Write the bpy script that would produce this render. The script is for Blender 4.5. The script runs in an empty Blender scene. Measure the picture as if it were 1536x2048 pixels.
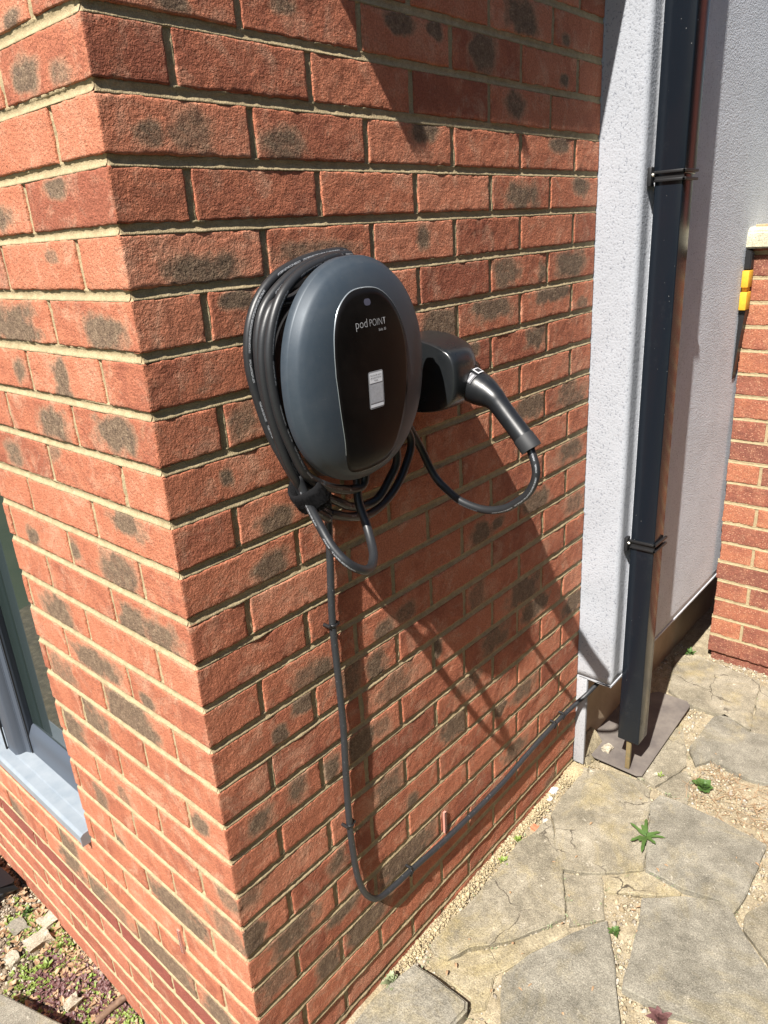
import bpy, bmesh, math, random
import numpy as np
from mathutils import Vector, Matrix
random.seed(7); rng=np.random.default_rng(11)
DATA={"PR":[[120,85,28,8],[294,109,23,9],[536,122,34,14],[625,124,17,11],[761,108,40,31],[896,179,53,30],[1063,163,17,9],[1061,92,19,13],[873,34,36,24],[1043,-28,39,14],[63,-55,19,15],[121,-45,36,25],[267,-56,42,22],[585,-25,38,15],[899,-124,62,26],[1147,-106,34,19],[572,-190,17,21],[114,-208,75,21],[314,-196,91,14],[160,-251,26,12],[838,-270,47,31],[988,-276,18,21],[1118,-269,72,29],[788,-333,65,20],[1036,-324,75,15],[1174,-360,26,12],[617,-341,49,26],[960,-409,44,24],[717,-403,21,15],[1125,-554,52,25],[943,-562,71,28],[1135,-587,71,31],[1136,-714,67,30],[1173,-867,51,26],[972,-801,60,26],[738,-803,43,26],[805,-798,25,13],[721,-945,39,43],[925,-1019,84,46],[791,-1092,61,36],[975,-1090,63,27],[1180,-1165,54,36],[686,-1151,50,27],[926,-1302,66,32],[633,-1242,54,34],[883,-1471,63,25],[144,-418,30,32],[103,-491,9,11],[184,-584,36,20],[158,-656,37,23],[212,-882,40,23],[191,-924,24,20],[157,-1084,28,26],[70,-1093,30,22],[32,-1228,30,26],[21,-1321,26,34],[110,-1384,59,48],[51,-1448,47,50],[231,-1316,28,29],[239,-1436,60,28],[180,-1542,33,38],[275,-1541,40,37],[476,-877,31,20],[408,-885,26,19],[308,-939,31,37],[379,-951,31,30],[426,-1021,59,40],[385,-1096,26,23],[319,-1096,38,38],[391,-1256,51,49],[461,-1336,20,20],[618,-1226,38,38],[244,-887,21,20],[241,-1097,22,27],[435,-1471,96,72],[312,-1538,52,32],[135,-957,15,17],[1094,-1720,44,23],[811,-1298,32,21],[561,-1006,24,20]],"PL":[[149,25,32,18],[66,12,25,14],[132,-103,29,10],[302,-129,30,16],[179,-183,15,8],[343,-276,68,34],[83,-279,47,26],[228,-354,26,29],[95,-416,61,26],[124,-555,41,21],[175,-650,63,43],[164,-733,34,29],[83,-732,55,30],[168,-883,22,14],[212,-962,61,53],[221,-1417,113,77],[46,-1332,59,60],[26,-1223,46,34],[579,-1629,135,100],[424,-1354,27,18],[143,-1607,50,52],[334,-1622,123,70],[449,-813,59,44],[340,-870,90,25],[498,-961,56,43],[412,-1035,62,52],[248,-946,79,53],[533,-1112,66,58],[466,-1257,27,41],[354,-1183,24,28],[434,-1354,32,22],[750,-1582,66,69],[1087,-1657,67,59],[637,-1638,68,46],[479,-656,24,18],[317,-644,20,19],[467,-500,33,25],[363,-346,23,18],[291,-426,50,24],[310,-475,22,17],[73,-1091,24,21],[159,84,25,8]],"coil":[[[203,-52,-553],[197,-45,-526],[180,-38,-483],[165,-30,-438],[154,-26,-387],[148,-24,-344],[150,-24,-310],[160,-24,-278],[180,-24,-249],[208,-25,-227],[247,-27,-212],[294,-30,-203],[342,-34,-203],[350,-40,-215],[385,-40,-260]],[[301,-40,-590],[265,-44,-567],[226,-50,-543],[193,-56,-516],[176,-52,-473],[162,-46,-426],[153,-42,-371],[151,-42,-326],[155,-42,-297],[169,-42,-265],[198,-43,-239],[240,-44,-218],[289,-45,-207],[340,-46,-207],[300,-47,-222],[360,-47,-262],[372,-45,-340]],[[335,-38,-617],[299,-40,-608],[251,-44,-585],[214,-50,-553],[185,-58,-515],[164,-62,-475],[148,-62,-417],[140,-62,-360],[142,-62,-317],[151,-62,-286],[171,-62,-259],[205,-60,-255],[270,-60,-235],[350,-60,-265]],[[284,-60,-553],[248,-64,-539],[217,-68,-522],[188,-72,-499],[165,-75,-455],[148,-76,-405],[141,-76,-352],[143,-76,-313],[155,-76,-276],[175,-76,-246],[207,-74,-225],[248,-72,-212],[296,-68,-209],[300,-62,-250],[360,-62,-290]]],"arc1":[[251,-44,-585],[299,-40,-608],[349,-36,-622],[392,-32,-617],[429,-30,-600],[465,-28,-565],[484,-26,-525],[405,-26,-420],[400,-28,-360]],"arc2":[[226,-50,-543],[265,-44,-567],[301,-40,-590],[339,-36,-603],[371,-40,-599],[400,-44,-571],[418,-48,-541],[395,-48,-440],[400,-48,-380]],"arc3":[[217,-68,-522],[248,-64,-539],[284,-60,-553],[318,-60,-554],[330,-60,-485],[360,-60,-430]],"drop":[[183,-60,-500],[188,-62,-523],[190,-70,-547],[191,-88,-577],[190,-115,-608],[197,-135,-628],[220,-141,-646],[245,-134,-653],[267,-120,-645],[283,-102,-633],[297,-80,-610],[302,-62,-574],[320,-50,-500],[320,-50,-450]],"supply":[[282,-13,-566],[280,-12,-611],[274,-12,-693],[267,-12,-795],[268,-12,-906],[269,-12,-1013],[264,-12,-1124],[261,-12,-1229],[263,-12,-1307],[269,-13,-1383],[286,-14,-1442],[318,-14,-1483],[366,-13,-1495],[427,-12,-1501],[556,-12,-1514],[792,-12,-1521],[940,-12,-1509],[1071,-12,-1502],[1180,-16,-1500],[1232,-38,-1472],[1300,-50,-1440],[1340,-20,-1425]],"strap":[[194,-58,-523]],"slabs":{"A":[[462,-34],[681,-40],[854,-31],[974,-59],[901,-112],[843,-164],[720,-243],[663,-208],[595,-175],[509,-111],[457,-85],[450,-52]],"B":[[421,-47],[447,-56],[453,-88],[505,-113],[589,-178],[657,-211],[704,-251],[695,-270],[584,-219],[497,-187],[418,-216],[394,-196],[416,-173]],"C":[[498,-206],[580,-228],[693,-279],[770,-325],[687,-378],[563,-452],[499,-486],[348,-299]],"D":[[880,-366],[947,-444],[991,-525],[938,-579],[870,-653],[784,-728],[730,-741],[674,-625],[670,-579],[647,-520],[637,-423],[737,-404]],"E":[[972,-337],[1196,-254],[1251,-261],[1257,-302],[1256,-426],[1240,-549],[1022,-554],[974,-549],[994,-525],[972,-435]],"F":[[995,-53],[1226,-35],[1263,-110],[1273,-188],[1256,-234],[1133,-266],[971,-329],[892,-250],[850,-168],[903,-114]],"G":[[836,-175],[886,-253],[778,-319],[711,-260]],"H":[[892,-260],[965,-334],[963,-431],[947,-432],[851,-287]],"I":[[1285,-182],[1422,-161],[1615,-189],[1491,-252],[1422,-276],[1286,-232]],"J":[[1507,-251],[1708,-262],[1738,-284],[1691,-373],[1720,-458],[1496,-516],[1469,-438],[1493,-326],[1440,-296]],"K":[[1980,-28],[2050,-66],[2021,-195],[1999,-321],[1709,-372],[1728,-320],[1726,-249],[1732,-139],[1767,-87]],"L":[[1405,-279],[1377,-307],[1266,-330],[1272,-289],[1279,-238]],"M":[[995,-576],[1097,-619],[969,-693],[890,-652],[946,-583]],"O":[[1691,-378],[1983,-331],[1966,-457],[1693,-522]],"S1":[[279,-18],[338,-28],[395,-39],[396,-109],[395,-184],[379,-195],[322,-191],[235,-206],[97,-36]]},"plate":[[1293,-4],[1276,-44],[1275,-179],[1285,-193],[1703,-183],[1722,-166],[1722,-69],[1593,34]],"edging":[[-211,875],[-140,650],[-236,643],[-315,892]],"weeds":{"cross":[1068,-293],"round":[1358,-349],"wallw":[314,15],"small":[[756,-350],[773,-28],[860,-19],[2064,-63],[1326,-232],[749,-185]],"purple":[622,-512]},"rocks":[[-75,1096],[-68,997],[-112,1078],[-4,1021],[-90,733],[-93,990]],"stick":[[-77,650],[22,642]],"gb":[[141,1517],[-55,1292],[-151,961],[-91,909],[0,772],[2,573]],"sandpile":[1205,-16],"white":[[1097,1],[1078,-26],[1043,-13]],"redstone":[929,-38],"cam":[-485.3691406103497,-835.009982996376,-178.84184289314675,0.8308462909769754,-0.36393118552991643,-0.06316888744493514,1460.4300514534737,0.0]}

# ---------------------------------------------------------------- units: build in mm, z=0 at an arbitrary brick bed; ground about -1755
ZO=1755.0
def W(x,y,z): return (x/1000.0,y/1000.0,(z+ZO)/1000.0)
def WA(a):
    a=np.asarray(a,float).reshape(-1,3).copy(); a[:,2]+=ZO; return a/1000.0
S=bpy.context.scene
# ---------------------------------------------------------------- camera
def setup_camera():
    p=DATA['cam']; a,b,c=p[3:6]
    ca,sa=math.cos(a),math.sin(a);cb,sb=math.cos(b),math.sin(b);cc,sc=math.cos(c),math.sin(c)
    f=Vector((sa*cb,ca*cb,sb)); r=Vector((ca,-sa,0)); up=r.cross(f)
    r2=r*cc+up*sc; u2=-r*sc+up*cc
    m=Matrix((r2,u2,-f)).transposed().to_4x4(); m.translation=Vector(W(*p[:3]))
    cd=bpy.data.cameras.new('camera'); co=bpy.data.objects.new('camera',cd); S.collection.objects.link(co)
    co.matrix_world=m; cd.sensor_fit='HORIZONTAL'; cd.sensor_width=36; cd.lens=p[6]/1536*36
    cd.clip_start=0.02; cd.clip_end=500; S.camera=co
setup_camera()
S.render.resolution_x=768; S.render.resolution_y=1024
# ---------------------------------------------------------------- sky, sun, exposure
AZ=0.226; SL=1.265
EL=math.atan(SL/math.hypot(1,AZ)); 
wd=bpy.data.worlds.new('World'); S.world=wd; wd.use_nodes=True
nt=wd.node_tree; bg=nt.nodes['Background']; sky=nt.nodes.new('ShaderNodeTexSky')
sky.sky_type='NISHITA'; sky.sun_disc=False; sky.sun_elevation=EL; sky.sun_rotation=math.atan2(-1,-AZ)
sky.air_density=1.0; sky.dust_density=1.0
nt.links.new(sky.outputs[0],bg.inputs[0]); bg.inputs[1].default_value=0.05
sd=bpy.data.lights.new('sun','SUN'); so=bpy.data.objects.new('sun',sd); S.collection.objects.link(so)
sd.energy=5.0; sd.angle=math.radians(0.53); sd.color=(1.0,0.955,0.89)
so.rotation_euler=Vector((1,AZ,-SL)).to_track_quat('-Z','Y').to_euler()
S.view_settings.view_transform='Standard'; S.view_settings.look='None'; S.view_settings.exposure=1.1; S.view_settings.gamma=1
S.render.engine='CYCLES'
# ---------------------------------------------------------------- object helpers
C=S.collection
def tag(o,label=None,cat=None,group=None,kind=None):
    if label: o['label']=label
    if cat: o['category']=cat
    if group: o['group']=group
    if kind: o['kind']=kind
    return o
def thing(name,label,cat,loc=(0,0,-ZO),group=None):
    o=bpy.data.objects.new(name,None); C.objects.link(o); o.location=W(*loc); o.empty_display_size=.05
    return tag(o,label,cat,group)
def link(name,me,mat=None,parent=None,smooth=False):
    o=bpy.data.objects.new(name,me); C.objects.link(o)
    if mat: me.materials.append(mat)
    if parent is not None:
        o.parent=parent
        root=parent; off=Vector((0,0,0))
        while root is not None: off+=Vector(root.location); root=root.parent
        o.location=-off
    if smooth:
        me.polygons.foreach_set('use_smooth',[True]*len(me.polygons))
    return o
def mesh_np(name,V,F):
    V=np.asarray(V,np.float32); F=np.asarray(F,np.int32)
    me=bpy.data.meshes.new(name); n=F.shape[1]
    me.vertices.add(len(V)); me.vertices.foreach_set('co',V.ravel())
    me.loops.add(F.size); me.loops.foreach_set('vertex_index',F.ravel())
    me.polygons.add(len(F)); me.polygons.foreach_set('loop_start',np.arange(0,F.size,n,dtype=np.int32))
    me.update(calc_edges=True); return me
def bm_obj(name,bm,mat=None,parent=None,smooth=False,recalc=True):
    if recalc: bmesh.ops.recalc_face_normals(bm,faces=bm.faces)
    me=bpy.data.meshes.new(name); bm.to_mesh(me); bm.free()
    return link(name,me,mat,parent,smooth)
def autosmooth(o,ang=35):
    me=o.data; me.polygons.foreach_set('use_smooth',[True]*len(me.polygons))
    bm=bmesh.new(); bm.from_mesh(me)
    for e in bm.edges:
        if len(e.link_faces)==2 and e.calc_face_angle(0)>math.radians(ang): e.smooth=False
    bm.to_mesh(me); bm.free()
def box_bm(bm,x0,x1,y0,y1,z0,z1,bev=0,seg=2):
    vs=[bm.verts.new(W(x,y,z)) for x in(x0,x1) for y in(y0,y1) for z in(z0,z1)]
    fs=[(0,1,3,2),(4,6,7,5),(0,4,5,1),(2,3,7,6),(0,2,6,4),(1,5,7,3)]
    F=[bm.faces.new([vs[i] for i in f]) for f in fs]
    if bev:
        E=list({e for f in F for e in f.edges})
        bmesh.ops.bevel(bm,geom=E,offset=bev/1000,segments=seg,affect='EDGES',profile=.5)
def box(name,x0,x1,y0,y1,z0,z1,mat,parent=None,bev=0,seg=2):
    bm=bmesh.new(); box_bm(bm,x0,x1,y0,y1,z0,z1,bev,seg); o=bm_obj(name,bm,mat,parent)
    if bev: autosmooth(o,50)
    return o
def catmull(P,step=6.0):
    P=[np.array(p,float) for p in P]; P=[2*P[0]-P[1]]+P+[2*P[-1]-P[-2]]; out=[]
    for i in range(1,len(P)-2):
        p0,p1,p2,p3=P[i-1:i+3]; n=max(2,int(np.linalg.norm(p2-p1)/step))
        # centripetal
        t0=0;t1=t0+max(1e-3,np.linalg.norm(p1-p0))**.5;t2=t1+max(1e-3,np.linalg.norm(p2-p1))**.5;t3=t2+max(1e-3,np.linalg.norm(p3-p2))**.5
        for t in np.linspace(t1,t2,n,endpoint=False):
            A1=(t1-t)/(t1-t0)*p0+(t-t0)/(t1-t0)*p1;A2=(t2-t)/(t2-t1)*p1+(t-t1)/(t2-t1)*p2;A3=(t3-t)/(t3-t2)*p2+(t-t2)/(t3-t2)*p3
            B1=(t2-t)/(t2-t0)*A1+(t-t0)/(t2-t0)*A2;B2=(t3-t)/(t3-t1)*A2+(t-t1)/(t3-t1)*A3
            out.append((t2-t)/(t2-t1)*B1+(t-t1)/(t2-t1)*B2)
    out.append(P[-2]); return np.array(out)
def tube(name,P,r,mat,parent=None,ns=16,smoothpath=True,radii=None,cap=True,step=6.0,ref=(0.0,-1.0,0.0)):
    Q=catmull(P,step) if smoothpath else np.array(P,float)
    n=len(Q); T=np.gradient(Q,axis=0); T/=np.linalg.norm(T,axis=1)[:,None]
    R=np.full(n,r,float) if radii is None else np.interp(np.linspace(0,1,n),np.linspace(0,1,len(radii)),radii)
    U=np.array(ref,float); V=[];uv=[]; L=np.concatenate([[0],np.cumsum(np.linalg.norm(np.diff(Q,axis=0),axis=1))])
    U=U-T[0]*(U@T[0]); U/=np.linalg.norm(U)
    for i in range(n):
        U=U-T[i]*(U@T[i]); U/=np.linalg.norm(U); B=np.cross(T[i],U)
        for j in range(ns):
            a=2*math.pi*j/ns; V.append(Q[i]+R[i]*(math.cos(a)*U+math.sin(a)*B)); uv.append((L[i]/1000,j/ns))
    F=[];UV=[]
    for i in range(n-1):
        for j in range(ns):
            k=(j+1)%ns; F.append((i*ns+j,i*ns+k,(i+1)*ns+k,(i+1)*ns+j))
            a,b=L[i]/1000,L[i+1]/1000; UV+=[(a,j/ns),(a,(j+1)/ns),(b,(j+1)/ns),(b,j/ns)]
    me=mesh_np(name,WA(V),F); ul=me.uv_layers.new(name='UVMap'); ul.data.foreach_set('uv',np.array(UV,np.float32).ravel())
    if cap:
        bm=bmesh.new(); bm.from_mesh(me); bm.verts.ensure_lookup_table()
        bm.faces.new([bm.verts[j] for j in range(ns)][::-1]); bm.faces.new([bm.verts[(n-1)*ns+j] for j in range(ns)])
        bm.to_mesh(me); bm.free()
    me.polygons.foreach_set('use_smooth',[True]*len(me.polygons))
    o=link(name,me,mat,parent); return o
def h3(ix,iy,iz,seed):
    v=np.sin(ix*127.1+iy*311.7+iz*74.7+seed*53.3)*43758.5453; return v-np.floor(v)
def vnoise(x,y,z=0.0,seed=0):
    x=np.asarray(x,float);y=np.asarray(y,float);z=np.asarray(z,float)+x*0
    xi,yi,zi=np.floor(x),np.floor(y),np.floor(z); fx,fy,fz=x-xi,y-yi,z-zi
    fx=fx*fx*(3-2*fx);fy=fy*fy*(3-2*fy);fz=fz*fz*(3-2*fz); r=0
    for a in(0,1):
        for b in(0,1):
            for c in(0,1):
                w=(fx if a else 1-fx)*(fy if b else 1-fy)*(fz if c else 1-fz); r=r+w*h3(xi+a,yi+b,zi+c,seed)
    return r*2-1
# ---------------------------------------------------------------- materials
def newmat(name):
    m=bpy.data.materials.new(name); m.use_nodes=True; nt=m.node_tree; b=nt.nodes['Principled BSDF']; return m,nt,b
class N:
    def __init__(s,nt): s.nt=nt; s.tc=nt.nodes.new('ShaderNodeTexCoord')
    def n(s,t,**k):
        x=s.nt.nodes.new(t)
        for a,b in k.items(): setattr(x,a,b)
        return x
    def l(s,a,b): s.nt.links.new(a,b)
    def obj(s): return s.tc.outputs['Object']
    def noise(s,scale,detail=3,rough=.6,vec=None,dist=0):
        x=s.n('ShaderNodeTexNoise'); x.inputs['Scale'].default_value=scale; x.inputs['Detail'].default_value=detail; x.inputs['Roughness'].default_value=rough; x.inputs['Distortion'].default_value=dist
        s.l(vec or s.obj(),x.inputs['Vector']); return x.outputs['Fac']
    def vor(s,scale,feature='F1',vec=None,out='Distance'):
        x=s.n('ShaderNodeTexVoronoi',feature=feature); x.inputs['Scale'].default_value=scale; s.l(vec or s.obj(),x.inputs['Vector']); return x.outputs[out]
    def ramp(s,f,stops,interp='LINEAR'):
        x=s.n('ShaderNodeValToRGB'); x.color_ramp.interpolation=interp; e=x.color_ramp.elements
        while len(e)<len(stops): e.new(.5)
        for i,(p,c) in enumerate(stops):
            e[i].position=p; e[i].color=(c if len(c)==4 else (*c,1)) if not isinstance(c,(int,float)) else (c,c,c,1)
        s.l(f,x.inputs[0]); return x.outputs[0]
    def mix(s,f,a,b,mode='MIX'):
        x=s.n('ShaderNodeMix',data_type='RGBA',blend_type=mode)
        for v,i in((f,0),(a,6),(b,7)):
            if isinstance(v,(int,float)): x.inputs[i].default_value=v if i==0 else (v,v,v,1)
            elif isinstance(v,tuple): x.inputs[i].default_value=(*v,1)
            else: s.l(v,x.inputs[i])
        return x.outputs[2]
    def math(s,op,a,b=0.0,c=None,clamp=False):
        x=s.n('ShaderNodeMath',operation=op,use_clamp=clamp)
        for v,i in((a,0),(b,1),(c,2)):
            if v is None: continue
            if isinstance(v,(int,float)): x.inputs[i].default_value=v
            else: s.l(v,x.inputs[i])
        return x.outputs[0]
    def attr(s,name,out='Color'):
        x=s.n('ShaderNodeAttribute',attribute_name=name); return x.outputs[out]
    def bump(s,h,strength=.5,dist=.001,prev=None):
        x=s.n('ShaderNodeBump'); x.inputs['Strength'].default_value=strength; x.inputs['Distance'].default_value=dist; s.l(h,x.inputs['Height'])
        if prev is not None: s.l(prev,x.inputs['Normal'])
        return x.outputs[0]
def brick_mat(name,reds,patchcols,speck=0.0,bumpd=0.0011,pit=0.0):
    m,nt,b=newmat(name); g=N(nt)
    at=g.n('ShaderNodeSeparateColor'); g.l(g.attr('bk'),at.inputs[0]); patch,tone,eng=at.outputs[0],at.outputs[1],at.outputs[2]
    big=g.noise(11,4,.6); mid=g.noise(45,4,.65); fine=g.noise(420,3,.7)
    t=g.math('ADD',g.math('MULTIPLY',tone,.75),g.math('MULTIPLY',g.math('SUBTRACT',big,.5),.9))
    t=g.math('ADD',t,g.math('MULTIPLY',g.math('SUBTRACT',mid,.5),.7),clamp=True)
    col=g.ramp(t,[(0.0,reds[0]),(.35,reds[1]),(.65,reds[2]),(1.0,reds[3])])
    # pale sandy bloom
    bl=g.math('MULTIPLY',g.math('GREATER_THAN',0.0,1.0),0)
    bloom=g.ramp(g.noise(17,6,.75,dist=.6),[(.50,0.0),(.72,0.5)])
    col=g.mix(bloom,col,reds[4])
    # kiln patches
    pn=g.math('ADD',patch,g.math('MULTIPLY',g.math('SUBTRACT',g.noise(70,6,.8),.5),.85))
    pf=g.ramp(pn,[(.28,0.0),(.72,1.0)])
    halo=g.ramp(pn,[(.10,0.0),(.42,.5)])
    pc=g.ramp(g.noise(75,5,.75),[(.3,patchcols[0]),(.55,patchcols[1]),(.75,patchcols[2])])
    spots=g.ramp(g.vor(95),[(.10,1.0),(.2,0.0)]); pc=g.mix(g.math('MULTIPLY',g.math('MULTIPLY',spots,g.ramp(g.noise(25,2),[(.5,0.0),(.6,1.0)])),.8),pc,(.035,.033,.045))
    col=g.mix(halo,col,patchcols[3]); col=g.mix(g.math('MULTIPLY',pf,.92),col,pc)
    # engineering bricks
    ec=g.mix(mid,(.19,.052,.042),(.28,.08,.06)); col=g.mix(g.math('MULTIPLY',eng,.9),col,ec)
    fl=g.ramp(g.noise(300,4,.75),[(.3,.58),(.5,1.0),(.70,1.35)]); col=g.mix(1.0,col,fl,'MULTIPLY')
    dk=g.ramp(g.vor(160),[(.05,1.0),(.12,0.0)]); col=g.mix(g.math('MULTIPLY',g.math('MULTIPLY',dk,g.ramp(g.noise(14,2),[(.5,0.0),(.62,1.0)])),.7),col,(.05,.03,.03))
    if speck:
        sp=g.ramp(g.vor(130),[(.16,speck),(.3,0.0)]); col=g.mix(sp,col,(.62,.36,.22))
    g.l(col,b.inputs['Base Color']); b.inputs['Roughness'].default_value=.88; b.inputs['Specular IOR Level'].default_value=.25
    n1=g.bump(g.noise(210,3,.68,dist=.3),1.0,bumpd*2.3); n2=g.bump(g.noise(620,2,.6),1.0,bumpd*.7,n1)
    n3=g.bump(g.noise(70,3,.6),.8,.0018,n2)
    mp=g.n('ShaderNodeMapping'); mp.inputs['Scale'].default_value=(9,9,34); mp.inputs['Rotation'].default_value=(.35,.2,0); g.l(g.obj(),mp.inputs[0])
    n3=g.bump(g.ramp(g.noise(2.2,5,.75,vec=mp.outputs[0],dist=1.2),[(.44,0.0),(.5,1.0),(.56,0.0)]),.28,.0012,n3)
    if pit: n3=g.bump(g.ramp(g.vor(110),[(.0,0.0),(.25,1.0)]),pit,.002,n3)
    g.l(n3,b.inputs['Normal']); return m
REDS=[(.29,.095,.055),(.45,.160,.088),(.50,.196,.114),(.56,.265,.165),(.61,.41,.28)]
PC=[(.08,.058,.042),(.175,.126,.083),(.30,.225,.15),(.43,.25,.155)]
M_brick=brick_mat('red multi brick',REDS,PC)
M_pier=brick_mat('rustic pier brick',[(.20,.075,.052),(.28,.10,.062),(.36,.135,.075),(.43,.175,.09),(.44,.22,.13)],PC,speck=.55,pit=.5)
def mortar_mat():
    m,nt,b=newmat('sand mortar'); g=N(nt)
    c=g.ramp(g.noise(60,5,.7),[(.3,(.29,.225,.13)),(.6,(.39,.31,.185)),(.8,(.46,.375,.24))])
    c=g.mix(1.0,c,g.ramp(g.noise(700,2,.7),[(.3,.7),(.5,1.0),(.7,1.25)]),'MULTIPLY')
    g.l(c,b.inputs['Base Color']); b.inputs['Roughness'].default_value=.95; b.inputs['Specular IOR Level'].default_value=.15
    g.l(g.bump(g.noise(520,2,.6),.9,.0009,g.bump(g.noise(120,3,.6),.8,.0016)),b.inputs['Normal']); return m
M_mortar=mortar_mat()
def concrete_mat(name,a,bb,c,moss=.35,scale=1.0,white=.3,cracks=0.0):
    m,nt,b=newmat(name); g=N(nt)
    col=g.ramp(g.noise(9*scale,6,.68),[(.3,a),(.5,bb),(.72,c)])
    col=g.mix(g.ramp(g.noise(5.5,6,.72,dist=.8),[(.52,0.0),(.68,moss)]),col,(.34,.27,.12))
    col=g.mix(g.ramp(g.noise(22,6,.75,dist=.4),[(.62,0.0),(.7,white)]),col,(.68,.62,.50))
    col=g.mix(1.0,col,g.ramp(g.noise(300,4,.8),[(.32,.5),(.5,1.0),(.68,1.45)]),'MULTIPLY')
    col=g.mix(1.0,col,g.ramp(g.noise(38,4,.7),[(.3,.8),(.7,1.18)]),'MULTIPLY')
    agg=g.vor(150); col=g.mix(g.ramp(agg,[(.08,.7),(.2,0.0)]),col,g.mix(g.noise(90,1),(.12,.10,.08),(.70,.63,.52)))
    wv=g.n('ShaderNodeVectorMath',operation='ADD'); nz=g.n('ShaderNodeTexNoise'); nz.inputs['Scale'].default_value=14; nz.inputs['Detail'].default_value=4; g.l(g.obj(),nz.inputs['Vector'])
    sc=g.n('ShaderNodeVectorMath',operation='SCALE'); sc.inputs['Scale'].default_value=.09; g.l(nz.outputs['Color'],sc.inputs[0]); g.l(g.obj(),wv.inputs[0]); g.l(sc.outputs[0],wv.inputs[1])
    crack=g.ramp(g.vor(6.5,'DISTANCE_TO_EDGE',vec=wv.outputs[0]),[(.006,1.0),(.016,0.0)]); crack=g.math('MULTIPLY',crack,g.ramp(g.noise(4.5,2),[(.5,0.0),(.58,cracks)]))
    col=g.mix(crack,col,(.05,.04,.03))
    g.l(col,b.inputs['Base Color']); b.inputs['Roughness'].default_value=.93; b.inputs['Specular IOR Level'].default_value=.2
    g.l(g.bump(g.noise(260,3,.7),1.0,.0022,g.bump(g.noise(28,5,.7),.8,.005)),b.inputs['Normal']); return m
M_slab=concrete_mat('concrete slab',(.145,.133,.105),(.215,.198,.158),(.285,.264,.212),moss=.3,white=.4)
M_slab2=concrete_mat('weathered stone slab',(.15,.133,.098),(.25,.221,.162),(.355,.318,.245),moss=.5,white=.7,cracks=.8)
M_cement=concrete_mat('cement bedding',(.205,.172,.11),(.295,.252,.168),(.38,.33,.225),moss=.45,scale=2,cracks=.9)
M_cope=concrete_mat('coping concrete',(.40,.37,.26),(.52,.48,.36),(.62,.58,.46),moss=.3)
def render_mat(name,col,dark,dens,bd,fs=260):
    m,nt,b=newmat(name); g=N(nt)
    n=g.noise(fs,2,.55); sp=g.ramp(n,[(.30,1.0),(.42,0.0)]); c=g.mix(g.math('MULTIPLY',sp,dens),col,dark)
    c=g.mix(1.0,c,g.ramp(g.noise(8,5,.6),[(.3,.93),(.7,1.05)]),'MULTIPLY')
    # splash dirt low on the wall
    sx=g.n('ShaderNodeSeparateXYZ'); g.l(g.obj(),sx.inputs[0])
    low=g.ramp(g.math('ADD',g.math('MULTIPLY',sx.outputs[2],1.0),g.math('MULTIPLY',g.noise(14,5,.7),.35)),[(.42,.45),(.66,0.0)])
    c=g.mix(g.math('MULTIPLY',low,.35),c,(.42,.36,.27))
    g.l(c,b.inputs['Base Color']); b.inputs['Roughness'].default_value=.95; b.inputs['Specular IOR Level'].default_value=.1
    g.l(g.bump(n,1.0,bd,g.bump(g.noise(60,4,.6),.5,.0015)),b.inputs['Normal']); return m
M_render_dimmed=render_mat('pebbled render dimmed for sun',(.34,.355,.385),(.11,.12,.15),.65,.0013,210)  # same render as the front, colour lowered for the sun-facing return
M_render_lifted=render_mat('pebbled render lifted for grazing sun',(.54,.565,.61),(.20,.21,.25),.6,.0026,240)  # same render, colour raised where the sun only grazes the front
def plain(name,col,rough=.5,metal=0.0,spec=.5,bump=None,var=None,coat=0.0):
    m,nt,b=newmat(name); g=N(nt)
    if var:
        c=g.ramp(g.noise(var[0],5,.65),[(.35,col),(.7,var[1])]); g.l(c,b.inputs['Base Color'])
    else: b.inputs['Base Color'].default_value=(*col,1)
    b.inputs['Roughness'].default_value=rough; b.inputs['Metallic'].default_value=metal; b.inputs['Specular IOR Level'].default_value=spec
    b.inputs['Coat Weight'].default_value=coat
    if bump: g.l(g.bump(g.noise(bump[0],3,.6),bump[1],bump[2]),b.inputs['Normal'])
    return m
M_shell=plain('slate satin shell',(.036,.050,.066),.46,.2,.5,bump=(1500,.12,.0003))
def dusty(m,amt,sc=150):
    nt=m.node_tree; g=N(nt); b=nt.nodes['Principled BSDF']; c0=tuple(b.inputs['Base Color'].default_value)[:3]; r0=b.inputs['Roughness'].default_value
    sp=g.math('MULTIPLY',g.ramp(g.vor(sc),[(.04,1.0),(.09,0.0)]),g.ramp(g.noise(18,3),[(.5,0.0),(.62,1.0)]))
    film=g.ramp(g.noise(12,6,.75),[(.4,0.0),(.8,1.0)]); f=g.math('ADD',g.math('MULTIPLY',sp,amt*4),g.math('MULTIPLY',film,amt),clamp=True)
    g.l(g.mix(f,c0,(.36,.34,.31)),b.inputs['Base Color']); g.l(g.math('ADD',g.math('MULTIPLY',film,.14),r0,clamp=True),b.inputs['Roughness'])
dusty(M_shell,.05)
M_shelledge=plain('bright edge line',(.35,.38,.40),.3,.6)
M_panel=plain('black gloss panel',(.004,.0035,.0035),.3,0,.16)
M_black=plain('black plastic',(.012,.012,.013),.45)
M_holster=plain('glossy charcoal plastic',(.010,.0115,.013),.27,0,.55,bump=(900,.15,.0003))
M_plug=plain('satin black plug plastic',(.008,.009,.0105),.33,0,.55,bump=(1200,.2,.0003))
dusty(M_panel,.012); dusty(M_holster,.015); dusty(M_plug,.015)
M_rubber=plain('grey rubber sleeve',(.02,.021,.023),.6)
M_white=plain('white print',(.72,.72,.74),.5)
M_sticker=plain('silver sticker',(.74,.76,.80),.4,bump=(400,.2,.0003))
M_greyprint=plain('grey print',(.42,.42,.43),.5)
M_ink=plain('black ink',(.015,.015,.018),.6)
M_led=plain('status lens',(.07,.07,.10),.3)
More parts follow.
